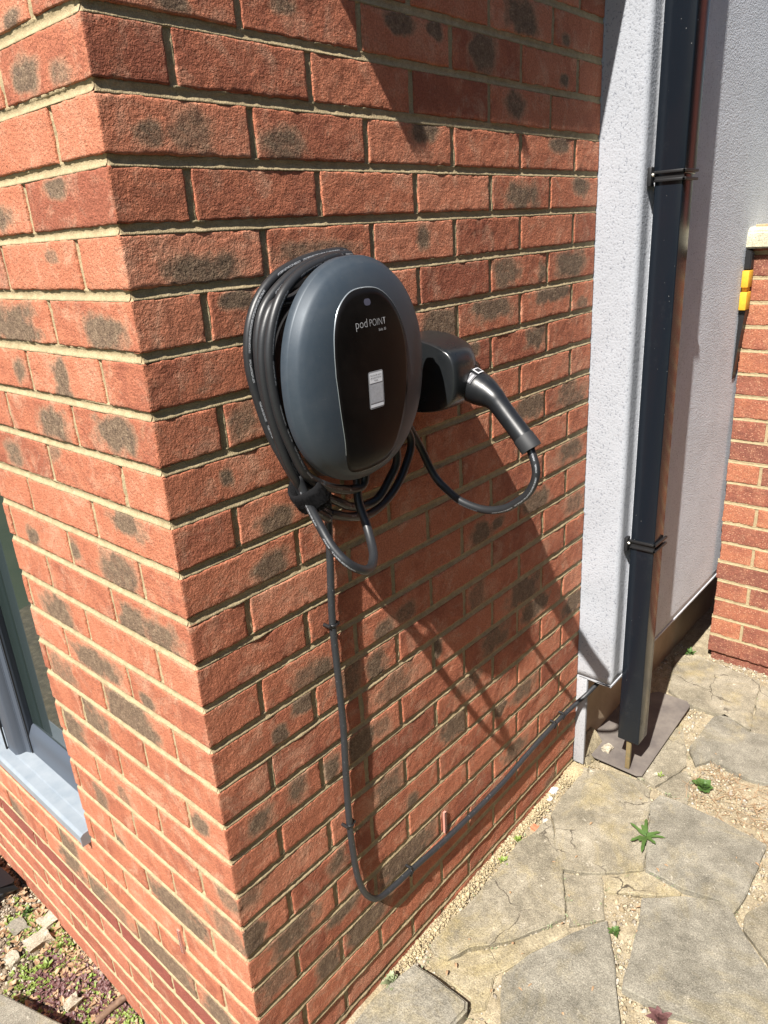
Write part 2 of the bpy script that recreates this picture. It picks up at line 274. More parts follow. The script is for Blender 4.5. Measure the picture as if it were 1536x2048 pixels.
M_fluff=plain('hook and loop strap',(.012,.012,.013),.95,0,.1,bump=(900,1.0,.002))
M_frame=plain('slate window frame',(.062,.074,.095),.38,0,.5)
M_sill=plain('grey metal sill',(.23,.265,.30),.38,.1,.5,var=(20,(.29,.32,.35)))
M_pipe=plain('gloss black downpipe',(.008,.011,.016),.2,0,.3,bump=(35,.25,.0006))
def _dust(m):
    nt=m.node_tree; g=N(nt); b=nt.nodes['Principled BSDF']
    sp=g.math('MULTIPLY',g.ramp(g.vor(55),[(.03,1.0),(.06,0.0)]),g.ramp(g.noise(9,3),[(.5,0.0),(.6,1.0)]))
    st=g.ramp(g.noise(16,5,.7),[(.58,0.0),(.85,.03)]); f=g.math('ADD',g.math('MULTIPLY',sp,.5),st,clamp=True)
    g.l(g.mix(f,(.008,.011,.016),(.42,.42,.40)),b.inputs['Base Color']); g.l(g.math('ADD',g.math('MULTIPLY',f,1.5),.19,clamp=True),b.inputs['Roughness'])
_dust(M_pipe)
M_seal=plain('black rubber seal',(.01,.01,.01),.6)
M_screw=plain('screw steel',(.6,.58,.52),.35,1.0)
M_yellow=plain('yellow painted bracket',(.75,.42,.03),.55,0,.4,var=(60,(.62,.33,.03)))
M_pink=plain('red weep vent plastic',(.50,.24,.19),.5)
M_plinth=plain('tan painted plinth',(.26,.20,.135),.7,0,.3,var=(9,(.34,.27,.19)),bump=(60,.5,.002))
M_plate=plain('dusty grey plastic plate',(.115,.100,.092),.6,0,.35,var=(11,(.20,.175,.15)),bump=(120,.4,.001))
M_soil=concrete_mat('sandy soil',(.22,.18,.118),(.305,.255,.172),(.38,.325,.225),moss=.2,scale=4)
M_earth=concrete_mat('garden earth',(.10,.075,.05),(.17,.13,.085),(.27,.22,.15),moss=.2,scale=4,white=.2)
def cable_mat(name,base,txt=True,scuff=0.0):
    m,nt,b=newmat(name); g=N(nt)
    uv=g.n('ShaderNodeSeparateXYZ'); g.l(g.tc.outputs['UV'],uv.inputs[0]); u,v=uv.outputs[0],uv.outputs[1]
    col=g.mix(g.noise(40,4,.6),tuple(c*.8 for c in base),tuple(c*1.25 for c in base))
    if txt:
        # printed legend: a thin band round the sheath broken into characters and words
        cx=g.n('ShaderNodeCombineXYZ'); g.l(g.math('MULTIPLY',u,420),cx.inputs[0]); g.l(g.math('MULTIPLY',v,55),cx.inputs[1])
        ch=g.n('ShaderNodeTexNoise'); ch.inputs['Scale'].default_value=1.0; ch.inputs['Detail'].default_value=1; g.l(cx.outputs[0],ch.inputs['Vector'])
        wx=g.n('ShaderNodeCombineXYZ'); g.l(g.math('MULTIPLY',u,26),wx.inputs[0]); wn=g.n('ShaderNodeTexNoise'); wn.inputs['Scale'].default_value=1.0; wn.inputs['Detail'].default_value=2; g.l(wx.outputs[0],wn.inputs['Vector'])
        band=g.math('MULTIPLY',g.math('GREATER_THAN',v,txt[0]),g.math('LESS_THAN',v,txt[1]))
        f=g.math('MULTIPLY',band,g.math('MULTIPLY',g.math('GREATER_THAN',ch.outputs['Fac'],.47),g.math('GREATER_THAN',wn.outputs['Fac'],.46)))
        col=g.mix(g.math('MULTIPLY',f,.42),col,(.5,.52,.55))
    if scuff:
        sc=g.ramp(g.noise(170,5,.8),[(.62,0.0),(.70,scuff)]); col=g.mix(sc,col,(.45,.45,.46))
    g.l(col,b.inputs['Base Color']); b.inputs['Roughness'].default_value=.42; b.inputs['Specular IOR Level'].default_value=.5
    g.l(g.bump(g.noise(300,3,.6),.25,.0004),b.inputs['Normal']); return m
M_cable=cable_mat('charging lead sheath',(.017,.018,.020),(.03,.09)); M_armour=cable_mat('armoured supply sheath',(.024,.026,.029),None,.5)
def leaf_mat(name,a,bb):
    m,nt,b=newmat(name); g=N(nt)
    oi=g.n('ShaderNodeObjectInfo'); c=g.mix(g.noise(35,3,.6),a,bb); g.l(c,b.inputs['Base Color']); b.inputs['Roughness'].default_value=.55
    b.inputs['Subsurface Weight'].default_value=0.0; return m
M_leaf=leaf_mat('green leaf',(.04,.09,.02),(.085,.15,.035)); M_leaf2=leaf_mat('yellow green leaf',(.13,.20,.03),(.22,.28,.06))
M_purple=leaf_mat('purple leaf',(.085,.035,.038),(.17,.085,.075)); M_dry=leaf_mat('dry leaf',(.26,.15,.08),(.42,.29,.17)); M_sage=leaf_mat('sage leaf',(.16,.20,.10),(.27,.30,.17))
def glass_mat():
    m,nt,b=newmat('window glass'); b.inputs['Base Color'].default_value=(.02,.03,.028,1); b.inputs['Roughness'].default_value=.03; b.inputs['Specular IOR Level'].default_value=.9; return m
M_glass=glass_mat()
def stones_mat(name,cols):
    m,nt,b=newmat(name); g=N(nt); a=g.n('ShaderNodeSeparateColor'); g.l(g.attr('bk'),a.inputs[0])
    c=g.ramp(a.outputs[0],[(i/(len(cols)-1),k) for i,k in enumerate(cols)]); c=g.mix(1.0,c,g.ramp(g.noise(300,2),[(.3,.75),(.7,1.2)]),'MULTIPLY')
    g.l(c,b.inputs['Base Color']); b.inputs['Roughness'].default_value=.9; return m
M_grav=stones_mat('loose gravel',[(.26,.20,.12),(.37,.30,.19),(.44,.38,.26),(.31,.26,.18),(.46,.42,.35),(.19,.16,.12)])
M_gravy=stones_mat('yellow sand grains',[(.32,.25,.14),(.40,.325,.19),(.46,.385,.245),(.36,.29,.17),(.28,.22,.14)])
M_rub=stones_mat('garden debris',[(.18,.135,.09),(.34,.28,.19),(.48,.42,.33),(.13,.09,.06),(.26,.20,.14),(.08,.06,.04)])

# ================================================================ BRICKWORK
SZ=3.1
def rnd_axis(a,b,sa,sb):
    base=[.0,.55,1.6,3.2]
    L=[d for d in base if d>=sa]; L=[sa]+[d for d in L if d>sa]
    Rr=[d for d in base if d>=sb]; Rr=[sb]+[d for d in Rr if d>sb]
    n=max(2,int((b-a-6.4)/SZ)); mid=np.linspace(a+3.2,b-3.2,n+1)[1:-1]
    return np.array([a+d for d in L]+list(mid)+[b-d for d in Rr[::-1]])
RC=2.6
def edepth(d):
    d=np.clip(d,0,RC); return RC-np.sqrt(np.maximum(RC*RC-(RC-d)**2,0))
CN=RC*(1-1/math.sqrt(2))
def build_bricks(bricks,patches,place,flip,seed,rough=1.0):
    """bricks: (u0,u1,z0,z1,ck0,ck1,tone,eng,inset); place(u,depth,z)->xyz arrays"""
    VV=[];FF=[];CC=[];base=0
    for bi,(u0,u1,z0,z1,c0,c1,tone,eng,inset) in enumerate(bricks):
        us=rnd_axis(u0,u1,CN if c0 else 0,CN if c1 else 0); zs=rnd_axis(z0,z1,0,0)
        U,Z=np.meshgrid(us,zs,indexing='ij'); nu,nz=U.shape
        dl=(U-u0); dr=(u1-U); db=Z-z0; dt=z1-Z
        dep=np.maximum.reduce([edepth(dl),edepth(dr),edepth(db),edepth(dt)])
        s=seed+bi*7.31
        # ragged arrises
        def rag(t,k,amp): return amp*(vnoise(t/17.0,k,s,1)+.7*vnoise(t/6.0,k,s,2)+.4*vnoise(t/2.7,k,s,3))
        fz=lambda d: np.exp(-(d/5.0)**2)
        Zn=Z+fz(dt)*rag(U,1,1.0*rough)+fz(db)*rag(U,2,1.0*rough)
        mm0=0.0 if c0 else 1.0; mm1=0.0 if c1 else 1.0
        Un=U+mm0*fz(dl)*rag(Z,3,.8*rough)+mm1*fz(dr)*rag(Z,4,.8*rough)
        # chips pull the face back near the edge
        ed=np.minimum.reduce([dl+(99 if c0 else 0),dr+(99 if c1 else 0),db,dt])
        chip=np.clip(vnoise(U/9.0,Z/9.0,s,5)-.35,0,1)*np.exp(-(ed/4.0)**2)*3.0*rough
        surf=.55*vnoise(U/14.0,Z/14.0,s,6)+.32*vnoise(U/5.0,Z/5.0,s,7)+.9*vnoise(U/70.0,Z/50.0,s,8)
        lock=np.clip(ed/3.0,0,1); cl=(np.clip(dl/4,0,1) if c0 else 1)*(np.clip(dr/4,0,1) if c1 else 1)
        D=dep+chip-surf*lock*cl*.9*rough+inset*np.where(c0|c1,np.minimum(1,np.minimum(dl if c0 else 99,dr if c1 else 99)/10),1)
        X=place(Un,D,Zn).reshape(-1,3)
        idx=np.arange(nu*nz).reshape(nu,nz)+base
        f=np.stack([idx[:-1,:-1],idx[1:,:-1],idx[1:,1:],idx[:-1,1:]],-1).reshape(-1,4)
        # patch mask
        P=np.zeros(U.shape)
        for (pu,pz,ru,rz) in patches:
            if u0-6<=pu<=u1+6 and z0-8<=pz<=z1+8:
                q=(np.abs((U-pu)/(ru+2))**2.6+np.abs((Z-pz)/(rz+2))**2.6)**(1/2.6)
                q=q+.34*vnoise(U/22.0,Z/18.0,s,9)+.14*vnoise(U/7.0,Z/7.0,s,10)
                P=np.maximum(P,np.clip((1.36-q)/.8,0,1)*(.55+.45*h3(pu,pz,0,2)))
        CC.append(np.stack([P.ravel(),np.full(P.size,tone),np.full(P.size,eng),np.ones(P.size)],-1))
        VV.append(X);
        # skirts
        ring=np.concatenate([idx[:,0],idx[-1,1:],idx[-2::-1,-1],idx[0,-2:0:-1]])
        rl=ring-base; back=place(Un.ravel()[rl],np.full(len(rl),16.0),Zn.ravel()[rl]).reshape(-1,3)
        if not(c0 or c1):
            bidx=base+nu*nz+np.arange(len(rl)); VV.append(back); CC.append(CC[-1][rl])
            r2=np.roll(ring,-1); b2=np.roll(bidx,-1)
            f=np.concatenate([f,np.stack([ring,bidx,b2,r2],-1)]); base+=len(rl)
        else:
            keep=np.ones(len(ring),bool); bidx=base+nu*nz+np.arange(len(rl)); VV.append(back); CC.append(CC[-1][rl])
            r2=np.roll(ring,-1); b2=np.roll(bidx,-1)
            cu=us[0] if c0 else us[-1]; on=np.abs(U.ravel()[rl]-cu)<1e-6; keep=~(on&np.roll(on,-1))
            f=np.concatenate([f,np.stack([ring,bidx,b2,r2],-1)[keep]]); base+=len(rl)
        base+=nu*nz
        FF.append(f if not flip else f[:,::-1])
    V=np.concatenate(VV);F=np.concatenate(FF);Cc=np.concatenate(CC)
    return V,F,Cc
def add_bk(me,Cc):
    a=me.attributes.new('bk','FLOAT_COLOR','POINT'); a.data.foreach_set('color',Cc.astype(np.float32).ravel())
def mortar_strip(a0,a1,w0,w1,horiz,place,flip,seed,base,deep=4.2,na=None,edge=1.0):
    n=max(3,int((a1-a0)/3.5)); A=np.linspace(a0,a1,n); t=np.linspace(-.12,1.12,9)
    AA,TT=np.meshgrid(A,t,indexing='ij')
    Wd=w0+(w1-w0)*TT
    prof=np.clip(1-(2*TT-1)**2,0,1)
    lo=edge+.8
    D=lo+(deep-lo)*np.sqrt(prof)*(1+.22*vnoise(AA/25,TT*1.5,seed,1))+.6*vnoise(AA/7,TT*3,seed,2)+.35*vnoise(AA/3,TT*7,seed,3)
    if horiz: D=D*(.30+.70*np.clip(TT*2.2,0,1))
    smear=np.clip(vnoise(AA/30,seed*3.1,0,4)-.1,0,1)*np.where((TT<.15)|(TT>.85),2.2,0); D=D-smear
    D=np.where((TT<-.05)|(TT>1.05),D+4.5,D)
    Z=Wd if horiz else AA; U=AA if horiz else Wd
    X=place(U,D,Z).reshape(-1,3); idx=np.arange(X.shape[0]).reshape(n,9)+base
    f=np.stack([idx[:-1,:-1],idx[1:,:-1],idx[1:,1:],idx[:-1,1:]],-1).reshape(-1,4)
    if not horiz: f=f[:,::-1]
    return X,(f if not flip else f[:,::-1])
def layout(kr,umax_f,first_header,umin=0.0,corner=True,skip=None):
    out=[];beds=[];heads=[]
    for k in kr:
        zb=-75.0*k+random.uniform(-.7,.7); zt=zb+61.8+random.uniform(-.8,.8)
        hd=(k%2==0)==first_header
        u=umin; first=True; um=umax_f(k)
        tonebase=random.random()
        while u<um-4:
            L=102.0 if (first and hd) else 213.8
            e=min(u+L+random.uniform(-1.0,1.0),um)
            if um-e<25: e=um
            eng=(.2 if k>=23 else 0.0) if first_header else (1.0 if k==23 else (.3 if k>=24 else 0.0))
            inset=random.uniform(-.4,.5)+(4.0 if k>=23 else 0)
            out.append([u,e,zb,zt,corner and first,False,min(1,max(0,random.gauss(.42,.2))),eng,inset])
            if e<um-1: heads.append((e,e+11.2+random.uniform(-.8,1.2),zb-1.5,zt+1.5,k))
            u=heads[-1][1] if e<um-1 else um
            first=False
        beds.append((k,zt,zb))
    return out,beds,heads
placeR=lambda U,D,Z: np.stack([U+0*D,D,Z],-1)
placeL=lambda U,D,Z: np.stack([D,U+0*D,Z],-1)
house=thing('brick_house','corner of the red brick house carrying the charge point','house',(0,0,-1755))
# right face
bR,bedR,headR=layout(range(-4,25),lambda k:1229.0,True)
V1,F1,C1=build_bricks(bR,DATA['PR'],placeR,False,3.0)
# left face: window opening from course 19 upward beyond y=585
def umL(k): return 585.0 if k<=19 else 2400.0
bL,bedL,headL=layout(range(-4,29),umL,False)
V2,F2,C2=build_bricks(bL,DATA['PL'],placeL,True,91.0,.8)
V=np.concatenate([V1,V2]);F=np.concatenate([F1,F2+len(V1)]);Cc=np.concatenate([C1,C2])
me=mesh_np('brick_wall',WA(V),F); add_bk(me,Cc); me.polygons.foreach_set('use_smooth',[True]*len(me.polygons))
link('brick_wall',me,M_brick,house)
VV=[];FF=[];b0=0
def addm(x,f):
    global b0
    VV.append(x);FF.append(f);b0+=len(x)
def inset_k(k): return 3.0 if k>=23 else 0.0
for (beds,heads,pl,fl,um,sd_) in ((bedR,headR,placeR,False,lambda k:1229.0,1.0),(bedL,headL,placeL,True,umL,2.0)):
    for i in range(len(beds)-1):
        k,zt,zb=beds[i]; k2,zt2,zb2=beds[i+1]     # bed between zb (upper brick bottom) and zt2 (lower brick top)
        add=inset_k(k)
        U1=min(um(k),um(k2)) if False else um(k2) if um(k2)>um(k) and k2>19 else um(k)
        U1=um(k)
        x,f=mortar_strip(5.0,U1,zt2-.5,zb+.5,True,lambda u,d,z,a=add:pl(u,d+a,z),fl,sd_+k*.77,b0,deep=4.6 if fl else 3.4,edge=1.2 if fl else 1.0)
        addm(x,f)
    for (a,b,z0,z1,k) in heads:
        add=inset_k(k)
        x,f=mortar_strip(z0,z1,a-.5,b+.5,False,lambda u,d,z,a_=add:pl(u,d+a_,z),fl,sd_+a*.013+k,b0,deep=5.5 if fl else 3.8,edge=1.8 if fl else 1.0)
        addm(x,f)
# mortar at the arris: small quoin fillets filling the corner of each bed
for (k,zt,zb),(k2,zt2,zb2) in zip(bedR[:-1],bedR[1:]):
    ins=inset_k(k)
    zz=np.linspace(zt2-1,zb+1,7); prof=np.sqrt(np.clip(1-((zz-(zt2+zb)/2)/((zb-zt2)/2+1))**2,0,1))*3.0+1.2+.5*vnoise(zz/2,k*1.7,0,5)+ins
    ang=np.linspace(0,1,5); rows=[]
    for z,d in zip(zz,prof):
        for a in ang:
            # quarter round from (2+d.., d) on R face to (d, 2+..) on L face
            th=a*math.pi/2; rr=3.2
            rows.append((d+rr-rr*math.sin(th),d+rr-rr*math.cos(th),z))
    X=np.array(rows); idx=np.arange(len(X)).reshape(7,5)+b0
    f=np.stack([idx[:-1,:-1],idx[1:,:-1],idx[1:,1:],idx[:-1,1:]],-1).reshape(-1,4); addm(X,f)
me=mesh_np('mortar_joints',WA(np.concatenate(VV)),np.concatenate(FF)); me.polygons.foreach_set('use_smooth',[True]*len(me.polygons))
link('mortar_joints',me,M_mortar,house)
# solid core behind the facing (keeps light out)
bm=bmesh.new(); box_bm(bm,12,1226,12,240,-2100,395); box_bm(bm,12,180,240,583,-2100,395); box_bm(bm,12,180,583,2400,-2100,-1450)
core=bm_obj('wall_core',bm,M_mortar,house)
# projecting ledge above the frame that shades the top of the wall
bm=bmesh.new(); box_bm(bm,82,1226,-100,4,548,590,4); box_bm(bm,95,140,-104,-60,522,548,3); box_bm(bm,440,462,-104,-70,530,548,3); 
o=bm_obj('ledge',bm,M_cope,house)
bm=bmesh.new(); box_bm(bm,14,1226,14,240,395,1500); box_bm(bm,14,180,240,583,395,1500)
bm_obj('upper_wall',bm,M_brick,house)
# ================================================================ WINDOW (in the left face)
win=thing('window','slate grey framed window beside the brick corner, pale metal sill below','window',(40,900,-1415))
def prism(name,prof,axis,a0,a1,mat,parent,bev=0,smooth=False):
    """prof in the plane across axis; axis 'y': (x,z)  axis 'z': (x,y)  axis 'x': (y,z)"""
    bm=bmesh.new()
    def pt(p,a): return W(p[0],a,p[1]) if axis=='y' else (W(p[0],p[1],a) if axis=='z' else W(a,p[0],p[1]))
    A=[bm.verts.new(pt(p,a0)) for p in prof];B=[bm.verts.new(pt(p,a1)) for p in prof];n=len(prof)
    bm.faces.new(A[::-1]);bm.faces.new(B)
    for i in range(n): bm.faces.new((A[i],A[(i+1)%n],B[(i+1)%n],B[i]))
    if bev: bmesh.ops.recalc_face_normals(bm,faces=bm.faces); bmesh.ops.bevel(bm,geom=[e for e in bm.edges],offset=bev/1000,segments=2,affect='EDGES')
    o=bm_obj(name,bm,mat,parent); 
    if bev or smooth: autosmooth(o,40)
    return o
prism('frame',[(46,587),(46,627),(58,641),(72,641),(72,587)],'z',-1412,380,M_frame,win)
prism('frame',[(46,-1414),(46,-1352),(60,-1328),(74,-1322),(74,-1414)],'y',628.5,962,M_frame,win,bev=1)
prism('frame',[(20,984),(14,992),(14,1040),(24,1050),(76,1050),(76,963),(42,963),(36,980)],'z',-1416,380,M_frame,win,bev=1.5)
prism('frame',[(46,-1414),(46,-1352),(60,-1328),(74,-1322),(74,-1414)],'y',1052,1900,M_frame,win)
prism('frame',[(10,1052),(10,1066),(30,1072),(74,1072),(74,1052)],'z',-1350,380,M_frame,win)
bm=bmesh.new(); box_bm(bm,43,46,958,961,-1412,380); box_bm(bm,9,13,1041,1046,-1412,380); bm_obj('rubber_seal',bm,M_seal,win)
box('glass_pane',64,70,642.5,961,-1324,380,M_glass,win); box('glass_pane',64,70,1073,1900,-1320,380,M_glass,win)
bm=bmesh.new(); box_bm(bm,92,176,640,1900,-1400,380); bm_obj('dark_room',bm,M_seal,win)
prism('window_sill',[(-18,-1442),(-18,-1420),(-12,-1414),(14,-1413),(15,-1409.5),(44,-1407),(78,-1404),(78,-1442)],'y',584,1950,M_sill,win,bev=.8)
prism('sill_bracket',[(-20,-1444),(-20,-1417),(-13,-1411.5),(8,-1410),(8,-1444)],'y',583,588,M_sill,win)
# ================================================================ RENDERED WALL beyond the brickwork
rw=thing('rendered_wall','white pebble-dash rendered wall with a sharp corner beside the brickwork','wall',(1228,0,-1425))
def rbox(name,x0,x1,y0,y1,z0,z1,mat,parent,jag=1.2,step=18):
    """wall block: -x and -y faces as fine grids with slightly uneven arris and bottom edge"""
    zs=np.linspace(z0,z1,int((z1-z0)/step)); ny=max(3,int((y1-y0)/10)); nx=max(3,int((x1-x0)/25))
    path=[(x0,y1-(y1-y0)*i/ny) for i in range(ny)]+[(x0+(x1-x0)*i/nx,y0) for i in range(nx+1)]
    P=np.array(path); n=len(P); m=len(zs); V=[]
    for j,z in enumerate(zs):
        wob=np.where(np.arange(n)==ny,jag,0)*vnoise(z/25,0,3,4)
        dx=.7*vnoise(P[:,1]*0,z/90,1,1); dy=.5*vnoise(P[:,0]*0,z/90,2,2)
        zz=np.full(n,z)+(2.0*vnoise(P[:,0]/40+P[:,1]/30,3.3,0,7) if j==0 else 0)
        V.append(np.stack([P[:,0]+wob+np.where(np.arange(n)<=ny,dx,0),P[:,1]+wob*0+np.where(np.arange(n)>=ny,dy,0),zz],-1))
    V=np.concatenate(V); idx=np.arange(n*m).reshape(m,n)
    F=np.stack([idx[:-1,:-1],idx[:-1,1:],idx[1:,1:],idx[1:,:-1]],-1).reshape(-1,4)
    me=mesh_np(name,WA(V),F); bm=bmesh.new(); bm.from_mesh(me); bm.verts.ensure_lookup_table()
    bv=list(bm.verts)
    c1=bm.verts.new(W(x1,y1,z0)); c2=bm.verts.new(W(x1,y1,z1))
    bm.faces.new([c1]+[bv[i] for i in range(n-1,-1,-1)])
    bm.faces.new([bv[(m-1)*n+i] for i in range(n)]+[c2])
    bm.faces.new([bv[j*n] for j in range(m-1,-1,-1)]+[c1,c2])
    bm.faces.new([bv[j*n+n-1] for j in range(m)]+[c2,c1])
    bm.to_mesh(me); bm.free()
    return link(name,me,mat,parent)
rbox('render_coat',1230.5,1300,-102,5,-1424,420,M_render_dimmed,rw)
rbox('render_coat',1300.5,3600,-101.4,5,-1424,900,M_render_lifted,rw,jag=0)
prism('base_bead',[(-104,-1431),(-104,-1425),(-60,-1427),(-60,-1431)],'x',1229,3600,M_render_lifted,rw)
prism('base_bead',[(1229,-1430),(1229,-1426),(1262,-1426),(1262,-1430)],'y',-103,-6,M_render_dimmed,rw)
box('upper_wall',1228,3600,6,240,-1420,1500,M_mortar,rw)
st=box('render_strip',1229,1241,-30,3,-1738,-1427,M_render_dimmed,None,bev=1.2); tag(st,'narrow white rendered strip running from the overhanging wall corner to the ground','trim strip')
pw=thing('plinth_wall','tan painted plinth recessed in shade under the white rendered wall','wall',(1242,10,-1755))
box('plinth_face',1242,3600,8,60,-1790,-1424,M_plinth,pw)
prism('cement_haunch',[(-40,-1765),(-34,-1735),(-14,-1705),(7,-1690),(7,-1765)],'x',1242,1360,M_cement,pw,bev=4)
# ================================================================ DOWNPIPE
dp=thing('downpipe','square black plastic downpipe standing in front of the white rendered wall','drainpipe',(1308,-145,-1629))
box('pipe',1277,1342,-177,-113,-1629,1400,M_pipe,dp,bev=3.5,seg=3)
box('pipe_inside',1281,1338,-173,-117,-1629.6,-1600,M_seal,dp)
def bracket(z,slant):
    bm=bmesh.new()
    for dz in(0,-17):
        box_bm(bm,1270.5,1277.4,-184,-112,z+dz-3,z+dz+3,1); box_bm(bm,1270.5,1349,-184.5,-177,z+dz-3,z+dz+3,1)
    box_bm(bm,1276,1277.2,-179,-112,z-17,z,0); box_bm(bm,1258,1277.5,-112.5,-103,z-28,z+12,2)
    o=bm_obj('bracket',bm,M_black,dp); autosmooth(o,40)
    bm=bmesh.new(); bmesh.ops.create_cone(bm,cap_ends=True,segments=12,radius1=.0046,radius2=.0036,depth=.004,matrix=Matrix.Translation(W(1266,-114.5,z-5))@Matrix.Rotation(math.pi/2,4,'X'))
    s=bm_obj('screw',bm,M_screw,o); return o
box('pipe_socket',1274,1345,-180,-110,-96,1400,M_pipe,dp,bev=3.5,seg=3)
bracket(-88,0); 
b2=bracket(-985,0)
bm=bmesh.new(); box_bm(bm,1342,1350,-184,-178,-988,-982,1); 
for i in range(1): pass
bm_obj('bracket_tail',bm,M_black,b2)
# ================================================================ GARDEN PIER
pier=thing('garden_wall','red rustic brick garden wall with concrete coping standing behind the downpipe','wall',(2070,-300,-1755))
placeP=lambda U,D,Z: np.stack([2072+D,-U,Z],-1)
bp=[];VV=[];FF=[];b0=0
for k in range(4,24):
    zb=-75.0*k+3; zt=zb+64; hd=k%2==0; u=112+4*(k-10)/10.0+random.uniform(-5,5); u0=u; first=True
    while u<1500:
        L=102.5 if first and hd else 215; e=u+L+random.uniform(-2,2)
        bp.append([u,e,zb+random.uniform(-1,1),zt+random.uniform(-1,1),False,False,random.random(),0.0,random.uniform(-.5,1)])
        x,f=mortar_strip(zb-1,zt+1,e-.5,e+10.5,False,placeP,False,k+e*.01,b0,deep=2.6,edge=.8); addm(x,f)
        u=e+10; first=False
    x,f=mortar_strip(u0,1500,zt-.5,zt+11.5,True,placeP,False,k*1.3,b0,deep=2.6,edge=.8); addm(x,f)
V3,F3,C3=build_bricks(bp,[],placeP,False,300.0,1.5)
# place() mirrors u, so flip winding
me=mesh_np('brick_face',WA(V3),F3[:,::-1]); add_bk(me,C3); me.polygons.foreach_set('use_smooth',[True]*len(me.polygons)); link('brick_face',me,M_pier,pier)
me=mesh_np('mortar_joints',WA(np.concatenate(VV)),np.concatenate(FF)[:,::-1]); link('mortar_joints',me,M_mortar,pier)
box('wall_body',2082,2280,-1500,-126,-1800,-292,M_pier,pier)
prism('coping_stone',[(2040,-289),(2044,-240),(2056,-229),(2170,-222),(2300,-229),(2312,-289)],'y',-700,-66,M_cope,pier,bev=5)
prism('coping_stone',[(2040,-289),(2044,-240),(2056,-229),(2170,-222),(2300,-229),(2312,-289)],'y',-1500,-708,M_cope,pier,bev=5)
yb=thing('wall_bracket','bright yellow bracket wedged between rendered wall and garden wall','bracket',(2085,-108,-400))
bm=bmesh.new(); box_bm(bm,2020,2062,-125,-104,-402,-352,2); box_bm(bm,2020,2062,-125,-104,-470,-416,2); box_bm(bm,2034,2062,-119,-104,-416,-402,0); o=bm_obj('clamp',bm,M_yellow,yb); autosmooth(o,40)
prism('black_gap_strip',[(-124,-350),(-124,-300),(-104,-290),(-104,-350)],'x',2030,2058,M_black,yb,bev=3)
prism('black_gap_strip',[(-122,-472),(-104,-472),(-104,-690),(-108,-640)],'x',2034,2064,M_black,yb)  # tapered black strip filling the gap between the two walls
# unseen house, added for the dark red reflection in the downpipe
nb=thing('reflection_house','unseen dark red brick house added for the reflection in the downpipe','house',(6000,-4000,-1755))
box('wall',6000,9000,-8000,-1400,-1800,2600,plain('dark red neighbour brick',(.22,.06,.045),.85,var=(3,(.30,.09,.06))),nb)
box('roof',5800,9200,-8200,-1200,2600,2800,M_seal,nb)
hd=bmesh.new(); nx_,nz_=90,16; gr=[[None]*(nz_+1) for _ in range(nx_+1)]
hg=thing('added_sky_screen','tall dark green screen added out of view to cut the sky light','added_sky_screen',(3000,-3300,-1800))  # unseen screen, added to cut sky light and deepen the shade
for i in range(nx_+1):
    for j in range(nz_+1):
        x=-3500+12000*i/nx_; z=-1810+3000*j/nz_; gr[i][j]=hd.verts.new(W(x,-3300-260*(j/nz_)**2+90*float(vnoise(x/260,z/260,0,3)),z+60*float(vnoise(x/300,0,j,4))))
for i in range(nx_):
    for j in range(nz_): hd.faces.new((gr[i][j],gr[i+1][j],gr[i+1][j+1],gr[i][j+1]))
M_sky_screen=plain('hedge foliage',(.018,.032,.010),.8,var=(14,(.05,.085,.02)),bump=(25,1.0,.03))
ho=bm_obj('foliage',hd,M_sky_screen,hg,recalc=False); hm=ho.modifiers.new('thick','SOLIDIFY'); hm.thickness=.7; hm.offset=-1
# ================================================================ CHARGER
ch=thing('ev_charger','oval slate grey car charge point with black front panel on the brick wall','charger',(276,0,-363))
cx,cz,ax_,az_=281.0,-363.0,138.0,158.5
def egg(t,s=1.0):
    c,s_=math.cos(t),math.sin(t); n=2/2.12
    x=ax_*s*math.copysign(abs(c)**n,c); z=az_*s*math.copysign(abs(s_)**n,s_)
    x*=1+.0*s_; return cx+x+2.5*(s_)*s, cz+z
def domeD(r): return 106+33*max(0,1-r**3.6)**.62
def loft(rings,nt_=128):
    V=[];F=[]
    for (s,d) in rings:
        for j in range(nt_):
            x,z=egg(2*math.pi*j/nt_,s); V.append((x,-d,z))
    for i in range(len(rings)-1):
        for j in range(nt_):
            k=(j+1)%nt_; F.append((i*nt_+j,i*nt_+k,(i+1)*nt_+k,(i+1)*nt_+j))
    return V,F
def loftobj(name,rings,mat,parent,nt_=128):
    V,F=loft(rings,nt_); me=mesh_np(name,WA(V),F); bm=bmesh.new(); bm.from_mesh(me); bm.verts.ensure_lookup_table(); n=len(V)
    bm.faces.new([bm.verts[j] for j in range(nt_)]); bm.faces.new([bm.verts[n-nt_+j] for j in range(nt_)][::-1])
    o=bm_obj(name,bm,mat,parent,True); autosmooth(o,38); return o
rr=[(.9,90),(.985,90),(1.0,92),(1.004,97),(1.003,103.5),(.995,105.6),(.982,107.0)]
rs=[(r*.985,domeD(r)+1.5) for r in (.97,.945,.915,.9,.86,.82,.77,.7,.62,.54,.45,.35,.25,.15,.06)]
loftobj('shell',rr+rs,M_shell,ch)
loftobj('back_body',[(.66,3),(.68,6),(.68,60),(.74,82),(.88,89.8)],M_black,ch)
loftobj('cable_guide',[(.80,3),(.82,5),(.82,12),(.78,14)],M_black,ch)
